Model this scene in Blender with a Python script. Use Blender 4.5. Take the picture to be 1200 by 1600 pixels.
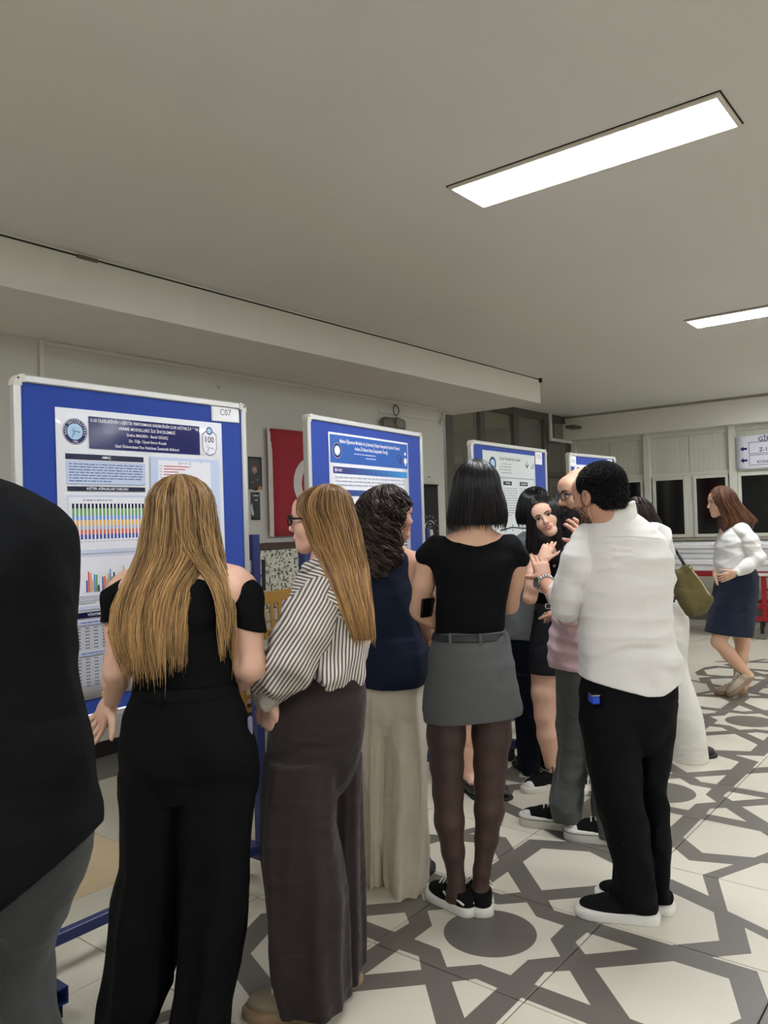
import bpy, bmesh, math, random
import numpy as np
from mathutils import Matrix, Vector

for o in list(bpy.data.objects): bpy.data.objects.remove(o)
scene = bpy.context.scene
C = scene.collection
rnd = random.Random(7)
nrg = np.random.default_rng(11)

# ------------------------------------------------------------------ camera
FPX, YAW, PITCH, ROLL, CAMH = 1236.08, 0.672865, 0.0175535, -0.0299696, 1.48
_fw = np.array([math.cos(YAW), math.sin(YAW), 0.]); _r = np.array([math.sin(YAW), -math.cos(YAW), 0.]); _u = np.array([0, 0, 1.])
CF = _fw*math.cos(PITCH) + _u*math.sin(PITCH)
_up = -_fw*math.sin(PITCH) + _u*math.cos(PITCH)
CR = _r*math.cos(ROLL) + _up*math.sin(ROLL)
CU = -_r*math.sin(ROLL) + _up*math.cos(ROLL)
cam = bpy.data.cameras.new('camera'); camo = bpy.data.objects.new('camera', cam); C.objects.link(camo)
cam.sensor_fit = 'VERTICAL'; cam.sensor_height = 36.0; cam.lens = FPX/1600*36.0
cam.clip_start = 0.05
mw = Matrix.Identity(4)
for i in range(3):
    mw[i][0], mw[i][1], mw[i][2] = CR[i], CU[i], -CF[i]
mw[2][3] = CAMH
camo.matrix_world = mw
scene.camera = camo

# ------------------------------------------------------------------ world, exposure
w = bpy.data.worlds.new('world'); scene.world = w; w.use_nodes = True
w.node_tree.nodes['Background'].inputs[0].default_value = (0.004, 0.006, 0.010, 1)
w.node_tree.nodes['Background'].inputs[1].default_value = 1.0
vs = scene.view_settings
vs.view_transform = 'Standard'; vs.look = 'None'; vs.gamma = 1.0; vs.use_curve_mapping = False
vs.exposure = 0.22
LAMP_POWER = 40.0         # emission of the ceiling panels

def pix_ray(x, y): return CF + CR*(x-600)/FPX - CU*(y-800)/FPX
def on_z(x, y, z):
    d = pix_ray(x, y); return d*((z-CAMH)/d[2]) + np.array([0, 0, CAMH])
def on_y(x, y, Y):
    d = pix_ray(x, y); return d*(Y/d[1]) + np.array([0, 0, CAMH])
def project(p):
    v = np.asarray(p, float) - np.array([0, 0, CAMH]); k = v@CF
    return 600+FPX*(v@CR)/k, 800-FPX*(v@CU)/k, k

# ------------------------------------------------------------------ shader helpers
class NX:
    """tiny expression builder over Math nodes"""
    def __init__(s, nt): s.nt = nt
    def v(s, sock): return EX(s, sock)
    def m(s, op, *a, clamp=False):
        n = s.nt.nodes.new('ShaderNodeMath'); n.operation = op; n.use_clamp = clamp
        for i, q in enumerate(a):
            if isinstance(q, EX): s.nt.links.new(q.s, n.inputs[i])
            else: n.inputs[i].default_value = float(q)
        return EX(s, n.outputs[0])
class EX:
    def __init__(e, nx, s): e.n = nx; e.s = s
    def __add__(e, o): return e.n.m('ADD', e, o)
    __radd__ = __add__
    def __sub__(e, o): return e.n.m('SUBTRACT', e, o)
    def __rsub__(e, o): return e.n.m('SUBTRACT', o, e)
    def __mul__(e, o): return e.n.m('MULTIPLY', e, o)
    __rmul__ = __mul__
    def __truediv__(e, o): return e.n.m('DIVIDE', e, o)
    def lt(e, o): return e.n.m('LESS_THAN', e, o)
    def gt(e, o): return e.n.m('GREATER_THAN', e, o)
    def mx(e, o): return e.n.m('MAXIMUM', e, o)
    def mn(e, o): return e.n.m('MINIMUM', e, o)
    def ab(e): return e.n.m('ABSOLUTE', e)
    def fn(e, op, *a): return e.n.m(op, e, *a)

def lin(c):
    """sRGB 0-255 -> linear rgba"""
    r = []
    for v in c[:3]:
        v = v/255.0
        r.append(v/12.92 if v <= 0.04045 else ((v+0.055)/1.055)**2.4)
    return (*r, 1.0)

MATS = {}
def mat(name, col, rough=0.7, metal=0.0, spec=0.5, var=0.0, vscale=8.0, bump=0.0, bscale=60.0, sheen=0.0, emit=None, estr=0.0,
        coat=0.0, stretch=(1, 1, 1), sss=0.0):
    if name in MATS: return MATS[name]
    m = bpy.data.materials.new(name); m.use_nodes = True
    nt = m.node_tree; b = nt.nodes['Principled BSDF']
    b.inputs['Base Color'].default_value = lin(col)
    b.inputs['Roughness'].default_value = rough
    b.inputs['Metallic'].default_value = metal
    b.inputs['Specular IOR Level'].default_value = spec
    b.inputs['Sheen Weight'].default_value = sheen
    b.inputs['Coat Weight'].default_value = coat
    if sss:
        b.inputs['Subsurface Weight'].default_value = sss
        b.inputs['Subsurface Radius'].default_value = (0.9, 0.35, 0.2); b.inputs['Subsurface Scale'].default_value = 0.008
    if emit:
        b.inputs['Emission Color'].default_value = lin(emit); b.inputs['Emission Strength'].default_value = estr
    if var or bump:
        tc = nt.nodes.new('ShaderNodeTexCoord'); mp = nt.nodes.new('ShaderNodeMapping')
        mp.inputs['Scale'].default_value = stretch
        nt.links.new(tc.outputs['Object'], mp.inputs['Vector'])
    if var:
        nz = nt.nodes.new('ShaderNodeTexNoise'); nz.inputs['Scale'].default_value = vscale; nz.inputs['Detail'].default_value = 4
        nt.links.new(mp.outputs[0], nz.inputs['Vector'])
        mr = nt.nodes.new('ShaderNodeMapRange')
        mr.inputs[1].default_value = 0.25; mr.inputs[2].default_value = 0.75
        mr.inputs[3].default_value = 1-var; mr.inputs[4].default_value = 1+var
        nt.links.new(nz.outputs[0], mr.inputs[0])
        hs = nt.nodes.new('ShaderNodeHueSaturation'); hs.inputs['Color'].default_value = lin(col)
        nt.links.new(mr.outputs[0], hs.inputs['Value']); nt.links.new(hs.outputs[0], b.inputs['Base Color'])
    if bump:
        nb = nt.nodes.new('ShaderNodeTexNoise'); nb.inputs['Scale'].default_value = bscale; nb.inputs['Detail'].default_value = 5
        nt.links.new(mp.outputs[0], nb.inputs['Vector'])
        bp = nt.nodes.new('ShaderNodeBump'); bp.inputs['Strength'].default_value = min(1.0, bump); bp.inputs['Distance'].default_value = 0.01
        nt.links.new(nb.outputs[0], bp.inputs['Height']); nt.links.new(bp.outputs[0], b.inputs['Normal'])
    MATS[name] = m
    return m

# ------------------------------------------------------------------ mesh helpers
def link(name, me, parent=None):
    o = bpy.data.objects.new(name, me); C.objects.link(o)
    if parent is not None: o.parent = parent
    return o
def tag(o, label=None, cat=None, group=None, kind=None):
    if label: o['label'] = label
    if cat: o['category'] = cat
    if group: o['group'] = group
    if kind: o['kind'] = kind
    return o
def empty(name, loc=(0, 0, 0), rz=0.0):
    o = bpy.data.objects.new(name, None); C.objects.link(o); o.location = loc; o.rotation_euler = (0, 0, rz)
    o.empty_display_size = 0.1
    return o
def np_mesh(name, V, F, mat_=None, smooth=False):
    me = bpy.data.meshes.new(name)
    V = np.ascontiguousarray(V, np.float32); F = np.ascontiguousarray(F, np.int32); k = F.shape[1]
    me.vertices.add(len(V)); me.vertices.foreach_set('co', V.ravel())
    me.loops.add(F.size); me.loops.foreach_set('vertex_index', F.ravel())
    me.polygons.add(len(F)); me.polygons.foreach_set('loop_start', np.arange(0, F.size, k, dtype=np.int32))
    me.polygons.foreach_set('loop_total', np.full(len(F), k, np.int32))
    if smooth: me.polygons.foreach_set('use_smooth', np.ones(len(F), bool))
    me.update(calc_edges=True)
    if mat_: me.materials.append(mat_)
    return me
class MB:
    """collects simple solids into one mesh"""
    def __init__(s): s.v = []; s.f = []
    def add(s, v, f):
        n = len(s.v); s.v += [tuple(map(float, q)) for q in v]; s.f += [tuple(i+n for i in q) for q in f]; return s
    def box(s, a, b):
        x0, y0, z0 = (min(a[i], b[i]) for i in range(3)); x1, y1, z1 = (max(a[i], b[i]) for i in range(3))
        return s.add([(x0, y0, z0), (x1, y0, z0), (x1, y1, z0), (x0, y1, z0), (x0, y0, z1), (x1, y0, z1), (x1, y1, z1), (x0, y1, z1)],
                     [(3, 2, 1, 0), (4, 5, 6, 7), (0, 1, 5, 4), (1, 2, 6, 5), (2, 3, 7, 6), (3, 0, 4, 7)])
    def bbox(s, a, b, r=0.004):
        """box with chamfered edges (24 verts)"""
        x0, y0, z0 = (min(a[i], b[i]) for i in range(3)); x1, y1, z1 = (max(a[i], b[i]) for i in range(3))
        bm = bmesh.new(); bmesh.ops.create_cube(bm, size=1.0)
        bmesh.ops.scale(bm, vec=(x1-x0, y1-y0, z1-z0), verts=bm.verts)
        bmesh.ops.translate(bm, vec=((x0+x1)/2, (y0+y1)/2, (z0+z1)/2), verts=bm.verts)
        r = min(r, (x1-x0)*.45, (y1-y0)*.45, (z1-z0)*.45)
        bmesh.ops.bevel(bm, geom=bm.edges[:], offset=r, segments=1, affect='EDGES', profile=0.5)
        return s.bm(bm)
    def bm(s, bm):
        bm.verts.ensure_lookup_table(); bm.verts.index_update()
        s.add([v.co[:] for v in bm.verts], [[v.index for v in f.verts] for f in bm.faces]); bm.free(); return s
    def cyl(s, p0, p1, r, n=12, r1=None):
        p0 = Vector(p0); p1 = Vector(p1); d = (p1-p0).normalized(); a = d.orthogonal().normalized(); b = d.cross(a)
        if r1 is None: r1 = r
        v = []
        for p, q in ((p0, r), (p1, r1)):
            for i in range(n):
                t = 2*math.pi*i/n; v.append(p + (a*math.cos(t)+b*math.sin(t))*q)
        f = [(i, (i+1) % n, n+(i+1) % n, n+i) for i in range(n)] + [tuple(range(n))[::-1], tuple(range(n, 2*n))]
        return s.add(v, f)
    def tube(s, pts, r, n=8):
        for a, b in zip(pts[:-1], pts[1:]): s.cyl(a, b, r, n)
        return s
    def prism(s, poly, z0, z1):
        """poly of (x,y) extruded along z"""
        n = len(poly)
        v = [(x, y, z0) for x, y in poly] + [(x, y, z1) for x, y in poly]
        return s.add(v, [tuple(range(n))[::-1], tuple(range(n, 2*n))] + [(i, (i+1) % n, n+(i+1) % n, n+i) for i in range(n)])
    def quad(s, a, b, c, d): return s.add([a, b, c, d], [(0, 1, 2, 3)])
    def xf(s, M):
        s.v = [tuple(M @ Vector(q)) for q in s.v]; return s
    def build(s, name, m=None, parent=None, smooth=False):
        me = bpy.data.meshes.new(name); me.from_pydata(s.v, [], s.f); me.update()
        bm = bmesh.new(); bm.from_mesh(me); bmesh.ops.recalc_face_normals(bm, faces=bm.faces); bm.to_mesh(me); bm.free()
        if m: me.materials.append(m)
        if smooth:
            for p in me.polygons: p.use_smooth = True
        return link(name, me, parent)
def struct(o): o['kind'] = 'structure'; return o
def text_mesh(body, size, align='CENTER', bold=False, shear=0.0, width=1.0):
    cu = bpy.data.curves.new('lettering', 'FONT'); cu.body = body; cu.size = size; cu.align_x = align; cu.align_y = 'CENTER'
    cu.shear = shear; cu.resolution_u = 2
    if bold: cu.offset = size*0.012
    ob = bpy.data.objects.new('lettering', cu); C.objects.link(ob)
    bpy.context.view_layer.update()
    dg = bpy.context.evaluated_depsgraph_get()
    me = bpy.data.meshes.new_from_object(ob.evaluated_get(dg))
    bpy.data.objects.remove(ob); bpy.data.curves.remove(cu)
    if width != 1.0:
        for v in me.vertices: v.co.x *= width
    me.name = 'lettering'
    return me
# ------------------------------------------------------------------ the room shell
GX, GY, TS = 2.468, 1.5355, 0.6       # a rosette centre and the tile size
WL, WF, CE = 4.815, 11.0, 3.0         # left wall plane (y), far wall plane (x), ceiling height

def tile_material():
    m = bpy.data.materials.new('patterned_porcelain'); m.use_nodes = True
    nt = m.node_tree; b = nt.nodes['Principled BSDF']; nx = NX(nt)
    geo = nt.nodes.new('ShaderNodeNewGeometry'); sx = nt.nodes.new('ShaderNodeSeparateXYZ')
    nt.links.new(geo.outputs['Position'], sx.inputs[0])
    X = nx.v(sx.outputs[0]); Y = nx.v(sx.outputs[1])
    per = 1.8; hp = per/2
    def fold(a): return a - (a/per).fn('ROUND')*per
    u = fold(X-GX); v = fold(Y-GY)
    r = (u*u+v*v).fn('SQRT'); th = nx.m('ARCTAN2', v, u)
    q = math.pi/4
    tp = (th - (th/q).fn('ROUND')*q).ab()
    xa = r*tp.fn('COSINE'); ya = r*tp.fn('SINE')
    tk = math.pi/8 - tp
    xk = r*tk.fn('COSINE'); yk = r*tk.fn('SINE')
    petal = (ya-0.19).mx(xa*.913+ya*.408-.7806).mx((0.401-xa)*.7016+ya*.7127)
    kite = ((0.301-xk)*.899+yk*.437).mx(xk*.389+yk*.921-.389*.512)
    star = (xa*.718+ya*.696-.718*.277)
    au = u.ab(); av = v.ab(); P = au.mx(av); Q = au.mn(av)
    d = hp-P
    arrow = (0.095-petal).mx(0.66-P).mx(Q-(d*.44+.475))
    A = hp-P; B = hp-Q
    octo = A.mx(B)*math.cos(math.pi/8)+A.mn(B)*math.sin(math.pi/8)-.335
    star = star.mx(0.167-r)
    light = petal.mn(kite).mn(star).mn(arrow).mn(octo)
    isl = light.lt(0)
    plain = (Y-(GY+0.9)).mx(X-(GX+5.4+.9)).gt(0)
    isl = isl.mx(plain)
    # light stone colour with a soft cloud and a per-tile shift
    oi = nt.nodes.new('ShaderNodeObjectInfo')
    nz = nt.nodes.new('ShaderNodeTexNoise'); nz.inputs['Scale'].default_value = 3.0; nz.inputs['Detail'].default_value = 6
    nt.links.new(geo.outputs['Position'], nz.inputs['Vector'])
    n2 = nt.nodes.new('ShaderNodeTexNoise'); n2.inputs['Scale'].default_value = 180; n2.inputs['Detail'].default_value = 2
    nt.links.new(geo.outputs['Position'], n2.inputs['Vector'])
    val = nx.v(nz.outputs[0])*.16+nx.v(oi.outputs['Random'])*.08+nx.v(n2.outputs[0])*.10+.83
    c1 = nt.nodes.new('ShaderNodeHueSaturation'); c1.inputs['Color'].default_value = lin((207, 201, 184)); nt.links.new(val.s, c1.inputs['Value'])
    c2 = nt.nodes.new('ShaderNodeHueSaturation'); c2.inputs['Color'].default_value = lin((104, 99, 91)); nt.links.new(val.s, c2.inputs['Value'])
    mx = nt.nodes.new('ShaderNodeMix'); mx.data_type = 'RGBA'
    nt.links.new(isl.s, mx.inputs[0]); nt.links.new(c2.outputs[0], mx.inputs[6]); nt.links.new(c1.outputs[0], mx.inputs[7])
    nt.links.new(mx.outputs[2], b.inputs['Base Color'])
    rg = nx.v(nz.outputs[0])*.15+.30
    nt.links.new(rg.s, b.inputs['Roughness']); b.inputs['Specular IOR Level'].default_value = .45
    return m
M_tile = tile_material()
M_tiledark = mat('dark_porcelain', (112, 109, 102), .4, var=.08)
M_tilepeach = mat('peach_porcelain', (214, 190, 152), .38, var=.05)
M_grout = mat('grout', (70, 64, 56), .9)
M_ceil = mat('ceiling_paint', (222, 219, 212), .9, var=.02, vscale=1.5, bump=.06, bscale=90)
M_wall = mat('wall_paint', (204, 201, 191), .85, var=.03, vscale=2.0, bump=.08, bscale=70)
M_white = mat('white_paint', (222, 220, 210), .6, var=.03, vscale=4)
M_trimw = mat('cable_duct_plastic', (210, 206, 196), .5)
M_black = mat('black_skirting', (28, 26, 24), .45)
M_gap = mat('shadow_gap', (40, 36, 32), .9)  # dark colour standing in for shade in narrow gaps

X0, Y0 = -4.5, -6.5
fl = struct(MB().box((X0, Y0, -.12), (WF, WL, -.009)).build('floor', M_grout))
# rows and columns of tile edges
ex = [GX-.3+TS*k for k in range(-11, 15)]; ex = [e for e in ex if X0 < e < WF-.05]; ex = [X0]+ex+[WF]
ey = [GY-.3+TS*k for k in range(-13, 5)]; ey = [e for e in ey if Y0 < e < 3.8]; ey = [Y0]+ey+[4.36, WL]
J = .0022
tiles = []
for i in range(len(ex)-1):
    for j in range(len(ey)-1):
        x0, x1, y0, y1 = ex[i], ex[i+1], ey[j], ey[j+1]
        pr = [project((a, b_, 0)) for a in (x0, x1) for b_ in (y0, y1)]
        seen = any(k > .3 and -40 < px < 1240 and 0 < py < 1640 for px, py, k in pr)
        tiles.append((seen, x0, x1, y0, y1))
shared = {}
rest = MB(); cnt = 0
for seen, x0, x1, y0, y1 in sorted(tiles, key=lambda t: math.hypot(t[1], t[3])):
    if not seen or cnt >= 295:
        rest.box((x0+J, y0+J, -.009), (x1-J, y1-J, 0)); continue
    cnt += 1
    mt = M_tile
    if y0 > 4.3: mt = M_tiledark
    if x0 < 1.99 < x1 and y0 < 3.25 < y1: mt = M_tilepeach
    key = (round(x1-x0, 3), round(y1-y0, 3), mt.name)
    if key not in shared:
        t = MB().bbox((J, J, -.009), (x1-x0-J, y1-y0-J, 0), .0015).build('floor_tile', mt, fl); shared[key] = t.data
    else: t = link('floor_tile', shared[key], fl)
    t.location = (x0, y0, 0)
if rest.v: tag(rest.build('floor_tile_field', M_tile, fl), kind='stuff')

struct(MB().box((X0, Y0, CE), (WF+.2, 7.4, CE+.12)).build('ceiling', M_ceil))
wl = struct(MB().box((X0, WL, 0), (7.108, 5.0, CE)).build('wall_left', M_wall))
struct(MB().box((X0-.15, Y0, 0), (X0, WL+.2, CE)).build('wall_back', M_wall))
struct(MB().box((X0-.15, Y0-.15, 0), (WF+.2, Y0, CE)).build('wall_right', M_wall))
bs = struct(MB().box((X0, WL-.014, 0), (7.1, WL, .10)).build('baseboard_left', M_black))
# boxed-in beam over the left wall
struct(MB().box((X0, 3.895, 2.73), (7.61, 5.03, CE)).build('ceiling_beam', M_white))
struct(MB().box((X0, 3.889, CE-.022), (7.6, 3.8935, CE-.014)).build('trim_1', M_gap))  # dark strip painted in for the shaded gap above the beam
struct(MB().box((7.59, 3.87, CE-.05), (7.615, 3.893, CE-.005)).build('trim_2', M_gap))
struct(MB().box((2.30, 3.880, CE-.03), (2.42, 3.8935, CE-.012)).build('trim_3', mat('dull_metal', (110, 106, 98), .5, .6)))
# cable ducts on the left wall
struct(MB().bbox((2.60, WL-.018, 2.70), (7.10, WL, 2.728), .003).build('trim_4', M_trimw))
struct(MB().bbox((2.565, WL-.02, 0.12), (2.60, WL, 2.73), .003).build('trim_5', M_trimw))
struct(MB().bbox((6.0, WL-.014, 2.585), (7.10, WL, 2.605), .003).build('trim_6', M_trimw))
struct(MB().cyl((7.02, WL-.03, 2.55), (7.12, WL-.03, 2.70), .012).build('trim_7', M_trimw))

# mosaic dado with a brown cap
def mosaic_material():
    m = bpy.data.materials.new('glass_mosaic'); m.use_nodes = True
    nt = m.node_tree; b = nt.nodes['Principled BSDF']; nx = NX(nt)
    tc = nt.nodes.new('ShaderNodeTexCoord'); sx = nt.nodes.new('ShaderNodeSeparateXYZ'); nt.links.new(tc.outputs['Object'], sx.inputs[0])
    S = 1/.0145
    a = nx.v(sx.outputs[0])*S; c = nx.v(sx.outputs[2])*S
    fa = a.fn('FRACT'); fc = c.fn('FRACT')
    grout = fa.lt(.12).mx(fc.lt(.12))
    cm = nt.nodes.new('ShaderNodeCombineXYZ'); nt.links.new(a.fn('FLOOR').s, cm.inputs[0]); nt.links.new(c.fn('FLOOR').s, cm.inputs[1])
    wn = nt.nodes.new('ShaderNodeTexWhiteNoise'); wn.noise_dimensions = '2D'; nt.links.new(cm.outputs[0], wn.inputs['Vector'])
    dark = nx.v(wn.outputs['Value']).gt(.80)*(1-grout)
    mid = nx.v(wn.outputs['Value']).lt(.55)*(1-grout)
    def mix(f, A, Bc):
        n = nt.nodes.new('ShaderNodeMix'); n.data_type = 'RGBA'; nt.links.new(f.s, n.inputs[0])
        if isinstance(A, tuple): n.inputs[6].default_value = A
        else: nt.links.new(A, n.inputs[6])
        n.inputs[7].default_value = Bc
        return n.outputs[2]
    c1 = mix(mid, lin((226, 224, 210)), lin((196, 196, 172))); c2 = mix(dark, c1, lin((22, 22, 22)))
    nt.links.new(c2, b.inputs['Base Color']); nt.links.new((grout*.6+.2).s, b.inputs['Roughness'])
    return m
M_brown = mat('brown_wood_cap', (74, 52, 42), .5, var=.15, vscale=12, stretch=(1, 8, 8))
ms = struct(MB().box((3.7, WL-.02, .80), (5.9, WL, 1.312)).build('trim_8', mosaic_material()))
struct(MB().bbox((3.7, WL-.035, 1.312), (5.9, WL, 1.37), .004).build('trim_9', M_brown))
struct(MB().box((4.40, WL-.028, .985), (4.435, WL-.0202, 1.235)).build('trim_10', M_black))
struct(MB().bbox((3.7, WL-.05, .74), (5.9, WL, .80), .004).build('trim_11', M_white))

# ------------------------------------------------------------------ glazed partition beyond the left wall
M_frame = mat('grey_metal_frame', (92, 90, 82), .5, .3)
def glass_mat(name, col, rough, alpha_mix):
    m = bpy.data.materials.new(name); m.use_nodes = True; nt = m.node_tree; b = nt.nodes['Principled BSDF']
    b.inputs['Base Color'].default_value = lin(col); b.inputs['Roughness'].default_value = rough
    b.inputs['Specular IOR Level'].default_value = .6; b.inputs['Alpha'].default_value = alpha_mix
    return m
M_pane = glass_mat('tinted_pane', (128, 127, 114), .14, .55)
YP = 5.17
wd = struct(empty('window_1', (7.1, YP, 0)))
def wpart(name, a, b, m, p=None, ox=7.1, oy=YP):
    q = MB().bbox((a[0]-ox, a[1]-oy, a[2]), (b[0]-ox, b[1]-oy, b[2]), .004).build(name, m, p or wd); return q
ms_x = [7.62, 8.38, 9.23, 10.09, 10.90]; mw_ = [.16, .12, .13, .11, .10]
for x, q in zip(ms_x, mw_): wpart('mullion', (x, YP-.05, 0), (x+q, YP+.05, CE-.001), M_frame)
wpart('mullion', (7.1, YP-.05, 0), (7.22, YP+.05, CE-.28), M_frame)
for i in range(4):
    a, b_ = ms_x[i]+mw_[i], ms_x[i+1]
    wpart('head_rail', (a, YP-.045, 2.90), (b_, YP+.045, CE-.001), M_frame)
    wpart('transom', (a, YP-.045, 2.10), (b_, YP+.045, 2.175), M_frame)
    wpart('bottom_rail', (a, YP-.045, 0), (b_, YP+.045, .15), M_frame)
    wpart('pane', (a, YP-.004, 2.175), (b_, YP+.004, 2.90), M_pane)
    if i: wpart('pane', (a, YP-.004, .15), (b_, YP+.004, 2.10), M_pane)
# lobby behind the glass
M_lobby = mat('lobby_paint', (178, 172, 156), .8, var=.05, vscale=3)
lb = struct(MB().box((5.8, 7.2, 0), (WF+.2, 7.35, CE)).build('wall_lobby', M_lobby))
struct(MB().box((5.65, 5.0, 0), (5.8, 7.35, CE)).build('wall_lobby_end', M_lobby))
struct(MB().box((5.8, WL, -.12), (WF, 7.2, -.002)).build('floor_lobby', M_tiledark))
for z in (2.05, 2.35, 2.62): struct(MB().bbox((5.8, 7.14, z), (WF, 7.2, z+.07), .01).build('trim_12', M_lobby))
lw = struct(MB().bbox((8.35, 7.17, .95), (10.7, 7.199, 2.0), .005).build('window_2', M_white))
MB().box((8.42-8.42, 0, 0), (.52, .012, .95)).build('lit_pane', mat('warm_lit_pane', (250, 236, 190), .5, emit=(255, 226, 160), estr=.9), lw).location = (8.75, 7.155, 1.0)
MB().box((0, 0, 0), (1.1, .012, .95)).build('lit_pane', MATS['warm_lit_pane'], lw).location = (9.45, 7.155, 1.0)

# ------------------------------------------------------------------ far wall with windows onto the night
def plank_material():
    m = bpy.data.materials.new('grooved_white_panel'); m.use_nodes = True
    nt = m.node_tree; b = nt.nodes['Principled BSDF']; nx = NX(nt)
    tc = nt.nodes.new('ShaderNodeTexCoord'); sx = nt.nodes.new('ShaderNodeSeparateXYZ'); nt.links.new(tc.outputs['Object'], sx.inputs[0])
    f = (nx.v(sx.outputs[1])*(1/.062)).fn('FRACT')
    nz = nt.nodes.new('ShaderNodeTexNoise'); nz.inputs['Scale'].default_value = 9
    mp = nt.nodes.new('ShaderNodeMapping'); mp.inputs['Scale'].default_value = (1, 3, .4); nt.links.new(tc.outputs['Object'], mp.inputs[0]); nt.links.new(mp.outputs[0], nz.inputs['Vector'])
    v = 1-f.lt(.06)*.10-f.gt(.7)*.03+nx.v(nz.outputs[0])*.14-.07
    h = nt.nodes.new('ShaderNodeHueSaturation'); h.inputs['Color'].default_value = lin((206, 206, 192)); nt.links.new(v.s, h.inputs['Value'])
    nt.links.new(h.outputs[0], b.inputs['Base Color']); b.inputs['Roughness'].default_value = .6
    return m
M_plank = plank_material()
M_night = mat('night_glass', (6, 8, 12), .08, spec=.55)
M_alum = mat('painted_window_frame', (214, 213, 200), .5, var=.03, vscale=3)
wf = struct(MB().box((WF, Y0, 0), (WF+.2, 5.3, 1.16)).build('wall_far', M_wall))
MB().box((WF+.04, Y0, 1.16), (WF+.2, 5.3, CE)).build('upper_wall', M_wall, wf)
struct(MB().box((WF-.22, Y0, 2.655), (WF+.04, 5.3, CE)).build('trim_13', M_white))
struct(MB().bbox((WF-.245, Y0, 2.925), (WF-.22, 5.3, 2.97), .006).build('trim_14', M_white))
struct(MB().box((WF-.252, Y0, CE-.03), (WF-.22, 5.3, CE-.001)).build('trim_15', mat('shadow_moulding', (150, 146, 134), .7)))  # darker grey strip along the top of the far beam
struct(MB().box((WF-.016, Y0, .09), (WF, 5.1, .27)).build('baseboard_far', mat('grey_skirting_tile', (108, 104, 100), .4, var=.06)))
struct(MB().box((WF-.10, Y0, 1.16), (WF+.02, 5.1, 1.195)).build('trim_16', mat('stone_sill', (168, 160, 142), .6, var=.06)))
posts = [5.10, 4.0, 2.865, 1.73, 0.595, -.54]
for k, y in enumerate(posts):
    struct(MB().bbox((WF-.07, y-.045, 1.19), (WF+.04, y+.045, 2.66), .004).build('trim_%d' % (20+k), M_alum))
for k in range(len(posts)-1):
    yb, ya = posts[k]-.045, posts[k+1]+.045      # bay from ya (right) to yb (left)
    wn = struct(empty('window_%d' % (3+k), (WF, (ya+yb)/2, 1.2))); c = (ya+yb)/2
    def pt(name, y0, y1, z0, z1, m, dx0=-.03, dx1=.03):
        return MB().bbox((dx0, y0-c, z0-1.2), (dx1, y1-c, z1-1.2), .004).build(name, m, wn)
    pt('upper_panel', ya, c-.003, 2.09, 2.585, M_plank, -.012, .02); pt('upper_panel', c+.003, yb, 2.09, 2.585, M_plank, -.012, .02)
    pt('panel_rail', ya, yb, 2.035, 2.09, M_alum, -.035, .03); pt('panel_rail', ya, yb, 2.585, 2.655, M_alum, -.035, .03)
    if k != 2:
        spans = [(ya+.02, c-.045), (c+.045, yb-.02)]
        pt('centre_post', c-.045, c+.045, 1.2, 2.035, M_alum, -.03, .03)
    else: spans = [(ya+.005, yb-.005)]
    for (y0, y1) in spans:
        s = pt('sash_rail', y0, y1, 1.2, 1.245, M_alum, -.045, .01); pt('sash_rail', y0, y1, 1.99, 2.035, M_alum, -.045, .01)
        pt('sash_stile', y0, y0+.04, 1.245, 1.99, M_alum, -.045, .01); pt('sash_stile', y1-.04, y1, 1.245, 1.99, M_alum, -.045, .01)
        pt('pane', y0+.04, y1-.04, 1.245, 1.99, M_night, -.022, -.012)
# duct and bracket in the far corner
struct(MB().bbox((WF-.9, 5.02, 2.60), (WF-.86, 5.06, CE-.002), .006).build('trim_30', M_trimw))
struct(MB().bbox((WF-.86, 5.02, 2.60), (WF-.22, 5.06, 2.64), .006).build('trim_31', M_trimw))
struct(MB().bbox((WF-.5, 4.86, 2.80), (WF-.25, 5.0, 2.84), .006).build('trim_32', M_frame))

# ------------------------------------------------------------------ ceiling panel lights
M_diff = mat('led_diffuser', (255, 255, 252), .5, emit=(246, 250, 255), estr=LAMP_POWER)
M_lfr = mat('lamp_rim', (224, 214, 200), .5)
lamp_first = None
for X in (-3.40, -.14, 3.12, 6.385, 9.64):
    for Yc in (1.36, -2.3, -5.0) + ((6.25,) if X == 6.385 else ()):
        vis = 0 < Yc < 2 and X in (3.12, 6.385)
        t = empty('ceiling_panel_light', (X, Yc, CE))
        if lamp_first is None:
            fr = MB()
            for a, b_ in (((-.15, -.585), (-.135, .585)), ((.135, -.585), (.15, .585)), ((-.135, -.585), (.135, -.57)), ((-.135, .57), (.135, .585))):
                fr.bbox((a[0], a[1], -.016), (b_[0], b_[1], -.0005), .002)
            f_ = fr.build('rim', M_lfr, t)
            d_ = MB().box((-.135, -.57, -.012), (.135, .57, -.004)).build('diffuser', M_diff, t)
            s_ = MB().box((-.156, -.591, -.003), (.156, .591, -.0003)).build('shadow_gap', M_gap, t)  # dark plate, its edge standing in for the gap around the rim
            lamp_first = (f_.data, d_.data, s_.data)
        else:
            for nm, me in zip(('rim', 'diffuser', 'shadow_gap'), lamp_first): link(nm, me, t)
        lab = 'long white LED panel in the ceiling, whole panel glowing' if X == 3.12 and Yc > 0 else (
              'long white LED panel in the ceiling, one end cut by the picture edge' if vis else 'long white LED panel in the ceiling out of the picture')
        if X == 6.385 and 0 < Yc < 2: lab = 'long white LED ceiling panel farther off, near the windows'
        if Yc > 5: lab = 'LED ceiling panel in the lobby behind the glazed partition'  # extra panel added out of sight to brighten the partition glass
        tag(t, lab, 'ceiling light', 'ceiling LED panels')
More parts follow.
